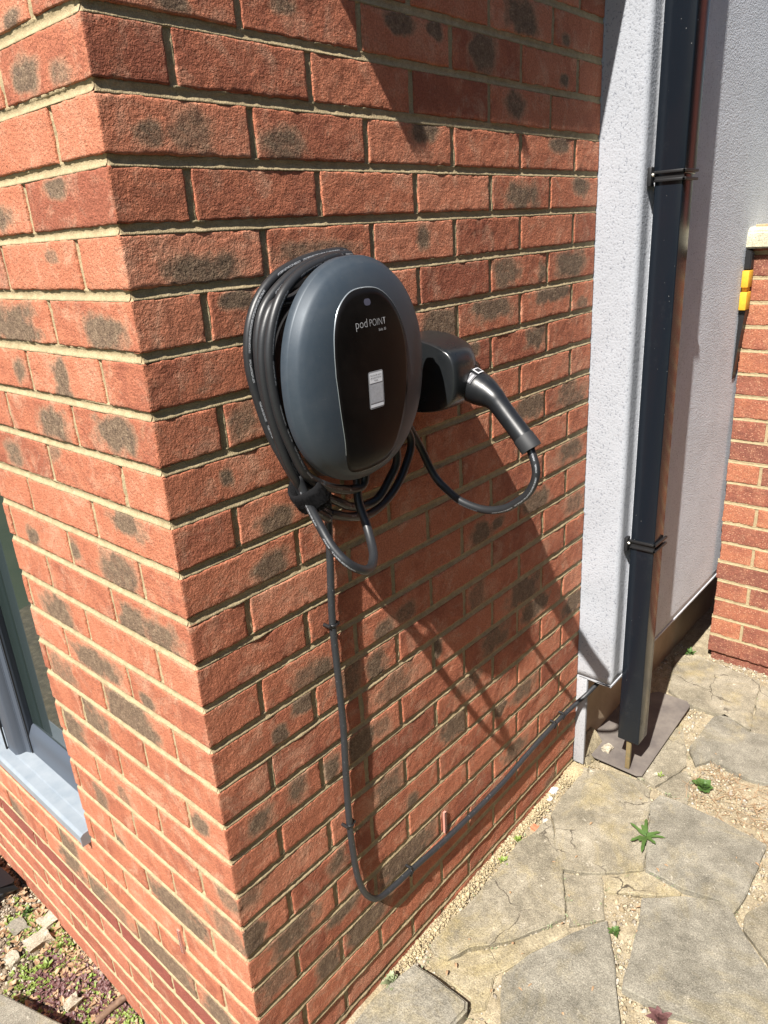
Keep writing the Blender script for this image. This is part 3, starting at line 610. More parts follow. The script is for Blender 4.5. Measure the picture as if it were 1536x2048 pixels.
# front panel outline (mm in wall plane), lies on the dome
PO=[(201,-355),(202.5,-322),(208,-292),(220,-268),(243,-250),(271,-245.5),(300,-250),(322,-266),(338,-290),(347,-322),(349,-355),(346,-395),(338,-430),(328,-460),(318,-484),(309,-494),(298,-499),(276,-502),(256,-503),(236,-500.5),(226,-494),(218,-478),(212,-448),(205,-405)]
def on_dome(x,z,off=0):
    e=((abs(x-cx)/(ax_*.985))**2.12+(abs(z-cz)/(az_*.985))**2.12)**(1/2.12); return (x,-(domeD(min(e,1))+1.5+off),z)
def panel(name,scale,off,mat,parent,rings=14):
    Q=catmull([(p[0],0,p[1]) for p in PO]+[(PO[0][0],0,PO[0][1])],4)[:-1]; c=np.array([274.,0,-372.]); n=len(Q);V=[];F=[]
    for i in range(rings):
        s=(1-i/rings)
        for q in Q:
            p=c+(q-c)*scale*s if i else c+(q-c)*scale
            V.append(on_dome(p[0],p[2],off if i or True else 0))
    V0=[on_dome(*( (c+(q-c)*scale)[[0,2]]),-1.2) for q in Q]; V=V0+V; rings+=1
    for i in range(rings-1):
        for j in range(n):
            k=(j+1)%n; F.append((i*n+j,i*n+k,(i+1)*n+k,(i+1)*n+j))
    V.append(on_dome(c[0],c[2],off)); me=mesh_np(name,WA(V),F); bm=bmesh.new(); bm.from_mesh(me); bm.verts.ensure_lookup_table(); L=len(V)-1
    for j in range(n): bm.faces.new((bm.verts[(rings-1)*n+j],bm.verts[(rings-1)*n+(j+1)%n],bm.verts[L]))
    o=bm_obj(name,bm,mat,parent,True); return o
trim=panel('panel_trim',1.007,.35,M_shelledge,ch)
pan=panel('front_panel',.998,.9,M_panel,ch)
def dome_patch(name,outline,off,mat,parent,cell=2.0):
    """flat outline draped on the dome"""
    bm=bmesh.new(); vs=[bm.verts.new((x,0,z)) for x,z in outline]; bm.faces.new(vs); bmesh.ops.triangulate(bm,faces=bm.faces)
    for _ in range(2): bmesh.ops.subdivide_edges(bm,edges=[e for e in bm.edges if e.calc_length()>6],cuts=1)
    for v in bm.verts: v.co=Vector(W(*on_dome(v.co.x,v.co.z,off)))
    return bm_obj(name,bm,mat,parent)
def rrect(x0,x1,z0,z1,r,sh=0.0):
    o=[]
    for (x,z,a) in((x1-r,z1-r,0),(x0+r,z1-r,90),(x0+r,z0+r,180),(x1-r,z0+r,270)):
        for i in range(5):
            t=math.radians(a+i*22.5); px,pz=x+r*math.cos(t),z+r*math.sin(t); o.append((px+sh*(pz-z1),pz))
    return o
dome_patch('status_light',rrect(265,278,-269,-260,4.2),1.25,M_led,pan)
def text_mesh(txt,size,off=0.0,sx=1.0):
    cu=bpy.data.curves.new('t','FONT'); cu.body=txt; cu.size=size; cu.offset=off; cu.resolution_u=3; cu.align_x='LEFT'
    o=bpy.data.objects.new('t',cu); C.objects.link(o); dg=bpy.context.evaluated_depsgraph_get(); me=bpy.data.meshes.new_from_object(o.evaluated_get(dg)); 
    bpy.data.objects.remove(o); bpy.data.curves.remove(cu); return me
def text_on_dome(name,items,off,mat,parent):
    bm=bmesh.new()
    for (txt,x,z,size,o_,sx,al) in items:
        me=text_mesh(txt,size,o_); xs=[v.co.x for v in me.vertices]; w=(max(xs)-min(xs))*sx; x0=x-(w/2 if al=='C' else (w if al=='R' else 0))
        b2=bmesh.new(); b2.from_mesh(me)
        for v in b2.verts: v.co=Vector((x0+(v.co.x-min(xs))*sx,0,z+v.co.y))
        tmp=bpy.data.meshes.new('x'); b2.to_mesh(tmp); b2.free(); bm.from_mesh(tmp); bpy.data.meshes.remove(tmp); bpy.data.meshes.remove(me)
    for v in bm.verts: v.co=Vector(W(*on_dome(v.co.x,v.co.z,off)))
    return bm_obj(name,bm,mat,parent,recalc=False)
text_on_dome('lettering',[('pod',243.5,-297,17,-.3,.92,'L'),('POINT',270.5,-297,14,-.3,.84,'L'),('Solo 3S',303,-305,5.2,0,1,'R')],1.35,M_greyprint,pan)
stk=dome_patch('sticker',rrect(259,290,-411,-358,3.5,-.0),1.3,M_white,pan)
stk.data.materials[0]=plain('sticker border',(.30,.31,.33),.35)
dome_patch('sticker_header',rrect(261,288,-374.5,-360,1.5),1.55,M_sticker,stk)
dome_patch('sticker_blank',rrect(261,288,-403,-376,.8),1.55,plain('faded grey sticker field',(.34,.35,.38),.5,var=(300,(.44,.45,.48))),stk)
dome_patch('sticker_footer',rrect(261,288,-409,-404.5,1),1.55,M_sticker,stk)
text_on_dome('sticker_text',[('Scan the QR code to',274.5,-364.6,3.0,0,.9,'C'),('get started with your',274.5,-368.2,3.0,0,.9,'C'),('charger',274.5,-371.9,3.0,0,.9,'C')],1.8,M_ink,stk)
# tag label hanging under the coil
lb=bmesh.new(); vs=[lb.verts.new(W(*p)) for p in((196,-58,-478),(214,-64,-480),(250,-66,-520),(222,-58,-512))]; lb.faces.new(vs); lo=bm_obj('paper_tag',lb,plain('buff paper tag',(.34,.24,.18),.8)); tag(lo,'small buff paper tag tucked behind the coiled lead under the charge point','tag')
m_=lo.modifiers.new('s','SOLIDIFY'); m_.thickness=.0006
# ================================================================ CHARGING LEAD
cab=thing('charging_cable','thick black charging lead coiled behind the oval charge point, ending in a plug','cable',(276,-40,-500))
RL=7.2
for i,P in enumerate(DATA['coil']): tube('sheath',([[246,-50,-592]]+P) if i==0 else P,RL,M_cable,cab,ns=18,ref=(-1,-.6,.2))
for k in('arc1','arc2','arc3'): tube('sheath',DATA[k],RL,M_cable,cab,ns=18,ref=(-.4,-1,-.2))
tube('sheath',DATA['drop'],RL,M_cable,cab,ns=18,ref=(-1,-.6,.2))
loop=[(360,-22,-400),(420,-20,-440),(470,-18,-478),(515,-20,-545),(528,-44,-605),(530,-75,-630),(530,-100,-642),(530,-151,-648),(530,-190,-638),(530,-215,-622),(530,-240,-598),(530,-252,-570),(530,-252,-553),(532,-245,-535),(534,-238,-522)]
tube('sheath',loop,RL,M_cable,cab,ns=18,ref=(0,0,-1))
# plug: barrel out of the holster, elbow, grip, rubber collar
plug=tube('connector',[(548,-95,-422),(545,-118,-430),(543,-135,-436),(541,-152,-442),(539,-166,-449),(538,-180,-462),(537,-196,-478),(536,-214,-496),(535,-226,-508)],17,M_plug,cab,ns=28,step=3,
  radii=[30,30,29.5,28,25,20.5,17.6,16.8,16.6,16.6,16.8,17])
tube('connector_collar',[(535,-224,-506),(534,-238,-520),(534,-241,-524)],19.5,M_rubber,plug,ns=28,smoothpath=False,radii=[17.9,18.4,18.2])
autosmooth(plug.children[0],40)
tube('connector_flange',[(549,-97,-422.5),(547,-110,-427)],32.5,M_holster,plug,ns=32,smoothpath=False,radii=[33.5,33.5,32])
# thumb recess line and label
lbm=bmesh.new(); 
def on_plug(u,a):  # u along barrel 0..1, a angle from top
    p=Vector((546.5-4*u,-112-26*u,-427.8-9*u)); ax=Vector((-.1,-.93,-.35)).normalized(); upv=Vector((0,-.35,.93)); side=ax.cross(upv).normalized(); upv=side.cross(ax)
    r=30.6-.9*u; return p+(upv*math.cos(a)+side*math.sin(a))*r
def plug_patch(name,u0,u1,a0,a1,off,mat,parent):
    bm=bmesh.new(); n=8; rows=[]
    for i in range(n+1):
        a=a0+(a1-a0)*i/n; c=Vector((544,-125,-432)); r=[]
        for u in(u0,(u0+u1)/2,u1):
            p=on_plug(u,a); d=(p-c); p=p+Vector((0,0,0)); r.append(bm.verts.new(W(*(p+ (p-Vector((546.5-4*u,-112-26*u,-427.8-9*u))).normalized()*off))))
        rows.append(r)
    for i in range(n):
        for j in range(2): bm.faces.new((rows[i][j],rows[i][j+1],rows[i+1][j+1],rows[i+1][j]))
    return bm_obj(name,bm,mat,parent)
for sg in(1,):
    L1=plug_patch('label_sticker',.15,.7,-.1,.38,.4,M_greyprint,plug); plug_patch('label_symbol',.25,.6,0.0,.3,.8,M_ink,L1)
    L2=plug_patch('label_sticker',.1,.75,.55,1.15,.4,plain('dark label',(.10,.10,.11),.5),plug); plug_patch('label_text',.22,.36,.62,1.08,.8,M_greyprint,L2); plug_patch('label_text',.5,.62,.62,1.08,.8,M_greyprint,L2)
lbm.free()
# strap
def torus_strap():
    c=np.array((203.,-56.,-537.)); ax=np.array((.55,-.05,-.83)); ax/=np.linalg.norm(ax); e1=np.cross(ax,(0,1,0)); e1/=np.linalg.norm(e1); e2=np.cross(ax,e1)
    V=[];n=40;prof=[(-20,0),(-20,4),(-10,5.6),(0,6.2),(10,5.6),(20,4),(20,0)];m=len(prof)
    for i in range(n):
        t=2*math.pi*i/n; R1,R2=19,24
        for (a,h) in prof:
            hh=h+1.2*float(vnoise(i*.9,a*.3,0,3)); V.append(c+ax*(a+3*math.sin(t*2))+e1*math.cos(t)*(R1+hh)+e2*math.sin(t)*(R2+hh))
    F=[(i*m+j,i*m+(j+1)%m,((i+1)%n)*m+(j+1)%m,((i+1)%n)*m+j) for i in range(n) for j in range(m)]
    me=mesh_np('cable_strap',WA(V),F); bm=bmesh.new(); bm.from_mesh(me)
    # loose fibres
    for _ in range(1500):
        t=random.uniform(0,2*math.pi); a=random.uniform(-19,19); 
        p=c+ax*(a+3*math.sin(t*2))+e1*math.cos(t)*24.6+e2*math.sin(t)*29.6; d=e1*math.cos(t)+e2*math.sin(t)+np.array([random.uniform(-.8,.8) for _ in range(3)]); s=np.array([random.uniform(-1,1) for _ in range(3)])*.35
        q=p+d*random.uniform(1.2,2.8); vs=[bm.verts.new(W(*v)) for v in(p-s,p+s,q)]; bm.faces.new(vs)
    o=bm_obj('cable_strap',bm,M_fluff,recalc=False); tag(o,'fuzzy black hook-and-loop strap binding the coiled lead at lower left','strap')
torus_strap()
# ================================================================ HOLSTER
hol=thing('connector_holster','glossy charcoal wall holster holding the plug, right of the oval charge point','plug holder',(526,0,-410))
def holster():
    # side profile (depth,z) swept in x with shrinking toward the sides
    prof=[(3,-346),(24,-346),(60,-350),(92,-358),(114,-369),(124,-384),(127,-402),(125,-430),(118,-449),(101,-463),(72,-472),(30,-476),(3,-476)]
    Q=catmull([(p[0],0,p[1]) for p in prof],5); Q=np.array([[q[0],q[2]] for q in Q]); Q=Q[Q[:,0]>=3-1e-6]
    xs=[484,484.6,486.5,490,495,502,512,526,540,552,562,570,576,580,581.5]; V=[];n=len(Q); c=np.array([3.0,-411.])
    for x in xs:
        t=(x-532.75)/48.75; f=(1-abs(t)**7)**(1/7) if abs(t)<1 else 0; f=.86+.14*f
        ff=f*(1-.12*max(0,t)**2)
        for q in Q:
            p=c+(q-c)*np.array([ff*(1-.10*max(0,t)),f]); V.append((x,-p[0],p[1]))
    F=[(i*n+j,i*n+j+1,(i+1)*n+j+1,(i+1)*n+j) for i in range(len(xs)-1) for j in range(n-1)]
    me=mesh_np('holster_body',WA(V),F); bm=bmesh.new(); bm.from_mesh(me); bm.verts.ensure_lookup_table()
    bm.faces.new([bm.verts[j] for j in range(n)]); bm.faces.new([bm.verts[(len(xs)-1)*n+j] for j in range(n)][::-1])
    o=bm_obj('holster_body',bm,M_holster,hol,True); autosmooth(o,42)
holster()
tube('socket_ring',[(550,-88,-420),(548.5,-103,-425)],37,M_holster,hol,ns=32,smoothpath=False,radii=[38,37])
# ================================================================ SUPPLY CABLE AND CLIPS
sup=tube('supply_cable',DATA['supply'],6.4,M_armour,None,ns=16,ref=(-.5,-1,0)); tag(sup,'thin grey-black supply cable clipped down the brick wall and along its foot','cable')
def clip(p,t,label):
    p=np.array(p,float); t=np.array(t,float); t/=np.linalg.norm(t); 
    e=thing('cable_clip',label,'clip',tuple(p),group='clips along the supply cable')
    n=np.array((0,-1.,0)); s=np.cross(t,n); s/=np.linalg.norm(s); V=[];m=14
    for a in(-2.6,2.6):
        for R in(6.5,8.4):
            for i in range(m+1):
                th=math.pi*i/m; d=n*math.sin(th)*R+s*math.cos(th)*R; 
                V.append(p+t*a+d)
    F=[]; k=m+1
    def q(a,b): 
        for i in range(m): F.append((a*k+i,a*k+i+1,b*k+i+1,b*k+i))
    q(0,1);q(1,3);q(3,2);q(2,0); me=mesh_np('saddle',WA(V),F); bm=bmesh.new(); bm.from_mesh(me); bm_obj('saddle',bm,M_black,e,True)
    bm=bmesh.new()
    for sg in(1,-1):
        a=p+s*sg*9.5+n*0.5; bmesh.ops.create_cone(bm,cap_ends=True,segments=10,radius1=.0034,radius2=.0034,depth=.016,matrix=Matrix.Translation(W(*(a+n*-4)))@Matrix.Rotation(math.pi/2,4,'X'))
    bm_obj('fixing_pin',bm,M_black,e)
clip((267,-12,-803),(0,0,1),'black saddle clip topmost on the upright supply cable')
clip((262,-12,-1240),(0,0,1),'black saddle clip low on the upright supply cable, above its bend')
clip((427,-12,-1501),(1,0,-.1),'black saddle clip just right of the supply cable bend')
clip((1071,-12,-1502),(1,0,.1),'black saddle clip on the supply cable near the white wall corner')
clip((1120,-12,-1501),(1,0,.1),'black saddle clip on the supply cable closest to the white wall corner')
# weep vents
def vent(o3,u,n,h,w,label):
    o3=np.array(o3,float);u=np.array(u,float);n=np.array(n,float); e=thing('weep_vent',label,'vent',tuple(o3),group='red weep vents in the brickwork')
    bm=bmesh.new()
    def bx(a0,a1,z0,z1,d0,d1):
        vs=[bm.verts.new(W(*(o3+u*a+n*d+np.array((0,0,z))))) for a in(a0,a1) for d in(d0,d1) for z in(z0,z1)]
        for f in((0,1,3,2),(4,6,7,5),(0,4,5,1),(2,3,7,6),(0,2,6,4),(1,5,7,3)): bm.faces.new([vs[i] for i in f])
    bx(-w/2,w/2,-h/2,h/2,-4,2.2); bm_obj('vent_body',bm,M_pink,e)
    bm=bmesh.new(); k=11
    for i in range(k):
        z=-h/2+h*(i+.5)/k; bx(-w*.28,w*.28,z-h/k*.22,z+h/k*.22,2.0,2.6)
    bm_obj('vent_slots',bm,M_black,e)
vent((571,-2,-1478),(1,0,0),(0,-1,0),60,8,'pale red slotted weep vent above the cable on the charger side wall')
vent((-2,234,-1486),(0,1,0),(-1,0,0),62,8,'red slotted weep vent in the sunlit wall under the window end')
# ================================================================ GROUND
def sheet(name,x0,x1,y0,y1,z,mat,step,amp,seed,kind='structure'):
    nx=int((x1-x0)/step);ny=int((y1-y0)/step); X,Y=np.meshgrid(np.linspace(x0,x1,nx+1),np.linspace(y0,y1,ny+1),indexing='ij')
    Z=z+amp*(vnoise(X/90,Y/90,0,seed)+.5*vnoise(X/28,Y/28,0,seed+1)+.3*vnoise(X/10,Y/10,0,seed+2))
    idx=np.arange(X.size).reshape(X.shape); F=np.stack([idx[:-1,:-1],idx[1:,:-1],idx[1:,1:],idx[:-1,1:]],-1).reshape(-1,4)
    me=mesh_np(name,WA(np.stack([X,Y,Z],-1)),F); me.polygons.foreach_set('use_smooth',[True]*len(me.polygons)); o=link(name,me,mat); return tag(o,kind=kind)
sheet('ground',-40000,40000,-40000,40000,-2110,plain('dull lawn',(.04,.055,.02),.95,var=(2,(.07,.08,.035))),4000,0,1)
sheet('terrace_bedding',120,3600,-1000,12,-1759,M_soil,8,5,5)
M_bounce_damper=plain('driveway asphalt',(.045,.045,.045),.9,bump=(200,.6,.002))  # out-of-view asphalt, added dark to cut light bounced onto the walls
bx_=box('bounce_damper',120,9000,-9000,12,-2109,-1790,M_bounce_damper); tag(bx_,kind='structure')
sheet('garden_bed',-1500,12,-1200,3200,-2040,M_earth,12,9,9)
sheet('garden_bed',12,120,-1200,-1,-2046,M_earth,12,5,10)
# paving slabs
def slab(poly,zt,thick,mat,name='paving_slab',jit=1.8,bev=3.5,parent=None,tilt=(0,0),grow=0.0):
    P=[]; n=len(poly)
    for i in range(n):
        a=np.array(poly[i],float);b=np.array(poly[(i+1)%n],float); m=max(1,int(np.linalg.norm(b-a)/14))
        for k in range(m): P.append(a+(b-a)*k/m)
    P=np.array(P); nrm=np.roll(P,-1,0)-np.roll(P,1,0); nrm=np.stack([nrm[:,1],-nrm[:,0]],-1); nrm/=np.maximum(1e-6,np.linalg.norm(nrm,axis=1))[:,None]
    s=random.uniform(0,99); P=P-nrm*grow+nrm*(1.3*jit*vnoise(np.arange(len(P))/7.0,s+5,0,4))[:,None]+nrm*(jit*(vnoise(np.arange(len(P))/3.0,s,0,1)+.6*vnoise(np.arange(len(P))/1.1,s,0,2)))[:,None]; c=P.mean(0)
    bm=bmesh.new(); vs=[bm.verts.new((x,y,0)) for x,y in P]; f=bm.faces.new(vs)
    r=bmesh.ops.extrude_face_region(bm,geom=[f]); top=[v for v in r['geom'] if isinstance(v,bmesh.types.BMVert)]
    for v in top: v.co.z=thick
    bmesh.ops.recalc_face_normals(bm,faces=bm.faces)
    te=[e for e in bm.edges if e.verts[0].co.z>thick-1 and e.verts[1].co.z>thick-1]
    bmesh.ops.bevel(bm,geom=te,offset=bev,segments=3,affect='EDGES',clamp_overlap=True)
    for v in bm.verts:
        tz=tilt[0]*(v.co.x-c[0])/100+tilt[1]*(v.co.y-c[1])/100
        v.co=Vector(W(v.co.x,v.co.y,zt-thick+v.co.z+tz))
    big=[f for f in bm.faces if len(f.verts)>4]; bmesh.ops.triangulate(bm,faces=big)
    o=bm_obj(name,bm,mat,parent); autosmooth(o,45); return o
SL_=DATA['slabs']
info={'A':(-1744,M_slab2,'large grey slab running along the gravel at the foot of the brick wall',(0,0)),
'C':(-1741,M_slab,'big plain grey slab at the bottom edge between the two cracks',(0,.3)),
'D':(-1738,M_slab,'big speckled grey slab filling the lower right corner',(0,0)),
'E':(-1742,M_slab,'wide grey slab at right edge beside the sprawling green weed',(0,0)),
'F':(-1745,M_slab2,'lichen-blotched slab in front of the black cover plate',(0,0)),
'G':(-1748,M_slab2,'small yellowish slab between two dark cracks in the paving',(0,0)),
'H':(-1747,M_cement,'long thin triangular stone sliver between the wide slabs',(0,0)),
'I':(-1746,M_slab2,'grey slab piece showing along the right side of the black cover plate',(0,0)),
'J':(-1742,M_slab,'irregular grey slab at right edge above the loose straw gravel',(0,0)),
'K':(-1742,M_slab2,'pale rough stone slab below the garden wall',(0,0)),
'L':(-1752,M_slab2,'small rough slab corner beside the round-leaved weed',(0,0)),
'M':(-1744,M_slab2,'narrow slab at right edge wedged between two big slabs',(0,0)),
'O':(-1745,M_slab2,'slab at far right edge under the garden wall foot',(0,0)),
'S1':(-1727,M_slab,'raised dark grey slab with a rounded corner at bottom centre',(0,0)),
'B':(-1750,M_cement,'cracked wedge of yellow-brown cement bedding between slabs',(0,0))}
for k,(zt,mt,lab,tl) in info.items():
    nm='cement_patch' if k in 'BH' else 'paving_slab'
    o=slab(SL_[k],zt,34 if k!='S1' else 45,mt,nm,jit=2.2 if mt is M_slab else 3.4,bev=2.4 if k not in('S1',) else 6,tilt=tl,grow=1.5 if k!='S1' else 0); tag(o,lab,'cement' if k in 'BH' else 'paving slab','crazy paving slabs' if k not in 'BH' else 'cement fillings in the paving')
pl=slab(DATA['plate'],-1733,4,M_plate,'cover_plate',jit=0,bev=.8); tag(pl,'flat dusty grey-black cover plate on the ground under the downpipe','cover plate')
ed=slab(DATA['edging'],-1965,90,M_slab,'edging_slab',jit=.8,bev=3); tag(ed,'grey concrete edging slab in the lower left corner of the garden bed','edging')
fl_=box('brick_footing',100,1225,-14,6,-1792,-1762,M_cement); tag(fl_,'rough cement footing at the base of the brick wall','footing')
# ---- loose stones
def stones(name,pts,sizes,mat,label=None,kind='stuff',flat=.7):
    n=len(pts); base=np.array([(1,0,0),(-1,0,0),(0,1,0),(0,-1,0),(0,0,1),(0,0,-1)],float); fc=np.array([(0,2,4),(2,1,4),(1,3,4),(3,0,4),(2,0,5),(1,2,5),(3,1,5),(0,3,5)])
    V=np.repeat(base[None],n,0)*(1+rng.uniform(-.35,.35,(n,6,1)))+rng.uniform(-.22,.22,(n,6,3)); a=rng.uniform(0,6.28,n); ca,sa=np.cos(a),np.sin(a)
    X=V[...,0]*ca[:,None]-V[...,1]*sa[:,None];Y=V[...,0]*sa[:,None]+V[...,1]*ca[:,None]; V=np.stack([X,Y,V[...,2]*flat],-1)*np.asarray(sizes)[:,None,None]+np.asarray(pts)[:,None,:]
    F=(fc[None]+np.arange(n)[:,None,None]*6).reshape(-1,3); me=mesh_np(name,WA(V.reshape(-1,3)),F); add_bk(me,np.repeat(np.stack([rng.random(n)]*3+[np.ones(n)],-1),6,0))
    o=link(name,me,mat); return tag(o,kind=kind)
def inpoly(x,y,poly):
    c=np.zeros(x.shape,bool); n=len(poly)
    for i in range(n):
        x1,y1=poly[i];x2,y2=poly[(i+1)%n]
        m=((y1>y)!=(y2>y))&(x<(x2-x1)*(y-y1)/((y2-y1) or 1e-9)+x1); c^=m
    return c
n=26000; px=rng.uniform(330,2100,n); py=rng.uniform(-760,8,n); ok=np.ones(n,bool)
for k in info: ok&=~inpoly(px,py,SL_[k])
ok&=~inpoly(px,py,DATA['plate']); px,py=px[ok],py[ok]; sz=rng.gamma(2.2,1.1,len(px))+1.0
stones('gravel',np.stack([px,py,-1762+rng.uniform(0,6,len(px))],-1),sz,M_grav)
n=6500; px=rng.uniform(360,1230,n); py=-np.abs(rng.normal(0,14,n))+2; sz=rng.gamma(1.8,.9,n)+.9; ok=np.ones(n,bool)
pz=-1760+rng.uniform(0,10,n)+np.where(inpoly(px,py,SL_['A']),14,0)*(rng.random(n)); keep=~(inpoly(px,py,SL_['A'])&(rng.random(n)>.25)); px,py,pz,sz=px[keep],py[keep],pz[keep],sz[keep]
stones('yellow_gravel',np.stack([px,py,pz],-1),sz,M_gravy)
n=2600; t=rng.normal(0,1,(n,2)); px=1195+t[:,0]*26; py=-18+t[:,1]*20; pz=-1750+10*np.exp(-(t**2).sum(1)/2); ok=py<3; stones('sand_heap',np.stack([px,py,pz],-1)[ok],rng.uniform(1.2,3,ok.sum()),M_gravy)
n=19000; px=rng.uniform(-420,8,n); py=rng.uniform(420,1900,n); px2=-np.abs(rng.normal(0,150,n))+6; px=np.where(rng.random(n)<.5,px2,px); stones('garden_rubble',np.stack([px,py,-2040+rng.uniform(-3,10,n)],-1),rng.gamma(2,1.5,n)+1,M_rub)
# individual stones
def rock(name,c,s,mat,label,cat,grp=None,seed=0):
    bm=bmesh.new(); bmesh.ops.create_icosphere(bm,subdivisions=3,radius=1.15)
    for v in bm.verts:
        d=v.co.copy(); k=1+.34*float(vnoise(d.x*1.6+seed,d.y*1.6,d.z*1.6,seed))+.10*float(vnoise(d.x*5,d.y*5+seed,d.z*5,seed+2))
        q=Vector([max(-.62,min(.62,t)) for t in d])*k
        v.co=Vector(W(c[0]+q.x*s[0],c[1]+q.y*s[1],c[2]+q.z*s[2]))
    o=bm_obj(name,bm,mat); autosmooth(o,12); return tag(o,label,cat,grp)
M_rock=concrete_mat('pale rubble',(.27,.23,.17),(.38,.335,.255),(.48,.43,.34),moss=.2,scale=5)
M_rbrick=plain('broken brick',(.45,.14,.07),.9,var=(80,(.55,.22,.12)),bump=(200,.6,.001))
R=DATA['rocks']
rock('rubble_lump',(R[1][0],R[1][1],-2022),(46,38,26),M_rock,'large pale concrete lump in the middle of the garden bed','rubble','rubble lumps in the garden bed',1)
rock('rubble_lump',(R[0][0]-4,R[0][1]+5,-2028),(34,44,12),M_slab,'flat grey broken slab piece behind the pale concrete lump','rubble','rubble lumps in the garden bed',2)
rock('rubble_lump',(R[3][0]-10,R[3][1]+25,-2026),(34,40,18),M_rock,'crumbly pale lump nearest the brick wall in the garden bed','rubble','rubble lumps in the garden bed',3)
rock('rubble_lump',(R[4][0],R[4][1]+10,-2026),(30,26,24),M_rock,'yellowish lump lying next to the brown stick','rubble','rubble lumps in the garden bed',4)
rock('rubble_lump',(-135,1010,-2030),(26,30,16),M_rock,'whitish lump at the left edge of the garden bed','rubble','rubble lumps in the garden bed',5)
rock('pebble',(1088,-8,-1752),(17,13,10),plain('white plaster bit',(.72,.73,.76),.8),'white plaster crumb between wall foot and lichen-blotched slab','crumb',None,6)
rock('pebble',(1052,-14,-1755),(12,10,7),plain('bluish white stone',(.62,.64,.68),.8),'smaller bluish white crumb on the gravel at the wall foot','crumb',None,7)
rock('brick_chip',(929,-38,-1752),(15,13,7),M_rbrick,'orange broken brick chip on gravel by the wall foot','brick chip',None,8)
rock('pebble',(1500,-2,-1745),(22,17,14),M_rock,'cream stone at the foot of the shaded plinth','stone',None,9)
rock('pebble',(1330,-62,-1728),(26,20,12),M_rock,'whitish stone beside the downpipe foot on the cover plate edge','stone',None,10)
pst=box('timber_peg',1284,1296,-152,-138,-1733,-1629.8,plain('mossy yellow timber',(.20,.14,.06),.9,var=(60,(.12,.10,.05))),None,bev=2); tag(pst,'short mossy yellow wooden peg under the mouth of the downpipe','peg')
sk=DATA['stick']; stick=tube('stick',[(sk[0][0],sk[0][1],-2026),(-28,648,-2018),(sk[1][0]-14,sk[1][1],-2014)],9,plain('brown bark',(.12,.07,.045),.85,var=(90,(.22,.14,.09)),bump=(200,.8,.001)),None,ns=12); tag(stick,'short brown stick lying on the garden bed','stick')
bg_=rock('shade_lump',(-95,1330,-2005),(95,150,42),plain('black lump standing for shade',(.008,.008,.009),.35),'crumpled black lump standing in for shade at the left edge by the wall foot','shade_patch',None,12)  # black lump standing in for the shade on the bed here
# ---------------------------------------------------------------- plants
def leaf(bm,p,d,up,L,Wd,curl=.3,lobes=0):
    d=Vector(d).normalized(); up=Vector(up).normalized(); s=d.cross(up).normalized(); up=s.cross(d)
    n=5; rows=[]
    for i in range(n+1):
        t=i/n; w=Wd*math.sin(math.pi*min(1,max(.02,t**.8)))**.8*(1+(.35*math.sin(t*9) if lobes else 0)); c=Vector(p)+d*L*t+up*(curl*L*(t-t*t*1.4))
        rows.append([bm.verts.new(W(*(c+s*w*.5+up*w*.12))),bm.verts.new(W(*c)),bm.verts.new(W(*(c-s*w*.5+up*w*.12)))])
    for i in range(n):
        for j in range(2): bm.faces.new((rows[i][j],rows[i][j+1],rows[i+1][j+1],rows[i+1][j]))
def weed(c,n,L,Wd,mat,label,elev=.3,stem=None,lobes=0,cat='weed',grp=None,layers=1,curl=.3,angs=None):
    e=thing('weed',label,cat,c,grp); bm=bmesh.new()
    for ly in range(layers):
        for i in range(n):
            a=(angs[i] if angs else 2*math.pi*(i+.5*ly)/n+random.uniform(-.25,.25)); l=L*random.uniform(.5,1.15)*(1-.25*ly); el=elev+ly*.45+random.uniform(-.1,.15)
            leaf(bm,(c[0]+3*math.cos(a),c[1]+3*math.sin(a),c[2]+2+ly*4),(math.cos(a)*math.cos(el),math.sin(a)*math.cos(el),math.sin(el)),(0,0,1),l,Wd*random.uniform(.85,1.1),curl,lobes)
    bm_obj('leaves',bm,mat,e,True,recalc=False)
    tube('stem',[(c[0],c[1],c[2]-6),(c[0]+1,c[1],c[2]+5+layers*4)],1.6,mat,e,ns=7,smoothpath=False); return e
w=DATA['weeds']
weed((w['cross'][0],w['cross'][1],-1738),9,58,13,M_leaf,'green long-lobed weed sprawling on the wide grey slab',elev=.12,lobes=1,curl=.15,angs=[.35,.6,1.25,2.7,3.0,3.4,4.3,5.3,5.7])
weed((w['round'][0],w['round'][1],-1752),9,34,26,M_leaf,'round-leaved green weed in the straw gravel by the right slabs',elev=.3,layers=3)
weed((w['wallw'][0]+16,-24,-1742),10,26,11,M_sage,'grey-green tufted weed at the wall foot beside the raised dark slab',elev=.5,layers=4,lobes=1)
sm=w['small']
weed((sm[0][0],sm[0][1],-1750),7,18,9,M_leaf,'small green sprig in the dark crack right of the yellowish slab',elev=.6,layers=2)
weed((sm[1][0],sm[1][1]-6,-1752),7,16,8,M_leaf2,'tiny yellow-green sprig in the gravel halfway along the wall foot',elev=.6,layers=2)
weed((sm[2][0],sm[2][1]-6,-1752),6,14,7,M_leaf2,'tiny green sprig in the gravel close to the orange brick chip',elev=.6,layers=2)
weed((sm[3][0]-30,sm[3][1],-1750),7,30,12,M_leaf,'dark green sprig at the base of the garden wall',elev=.7,layers=2)
weed((sm[4][0],sm[4][1],-1744),5,12,6,M_leaf2,'tiny green sprig in the joint near the cover plate corner',elev=.5,layers=1)
weed((w['purple'][0],w['purple'][1],-1748),9,26,15,M_purple,'purple-leaved weed at the bottom edge between the big slabs',elev=.5,layers=3)
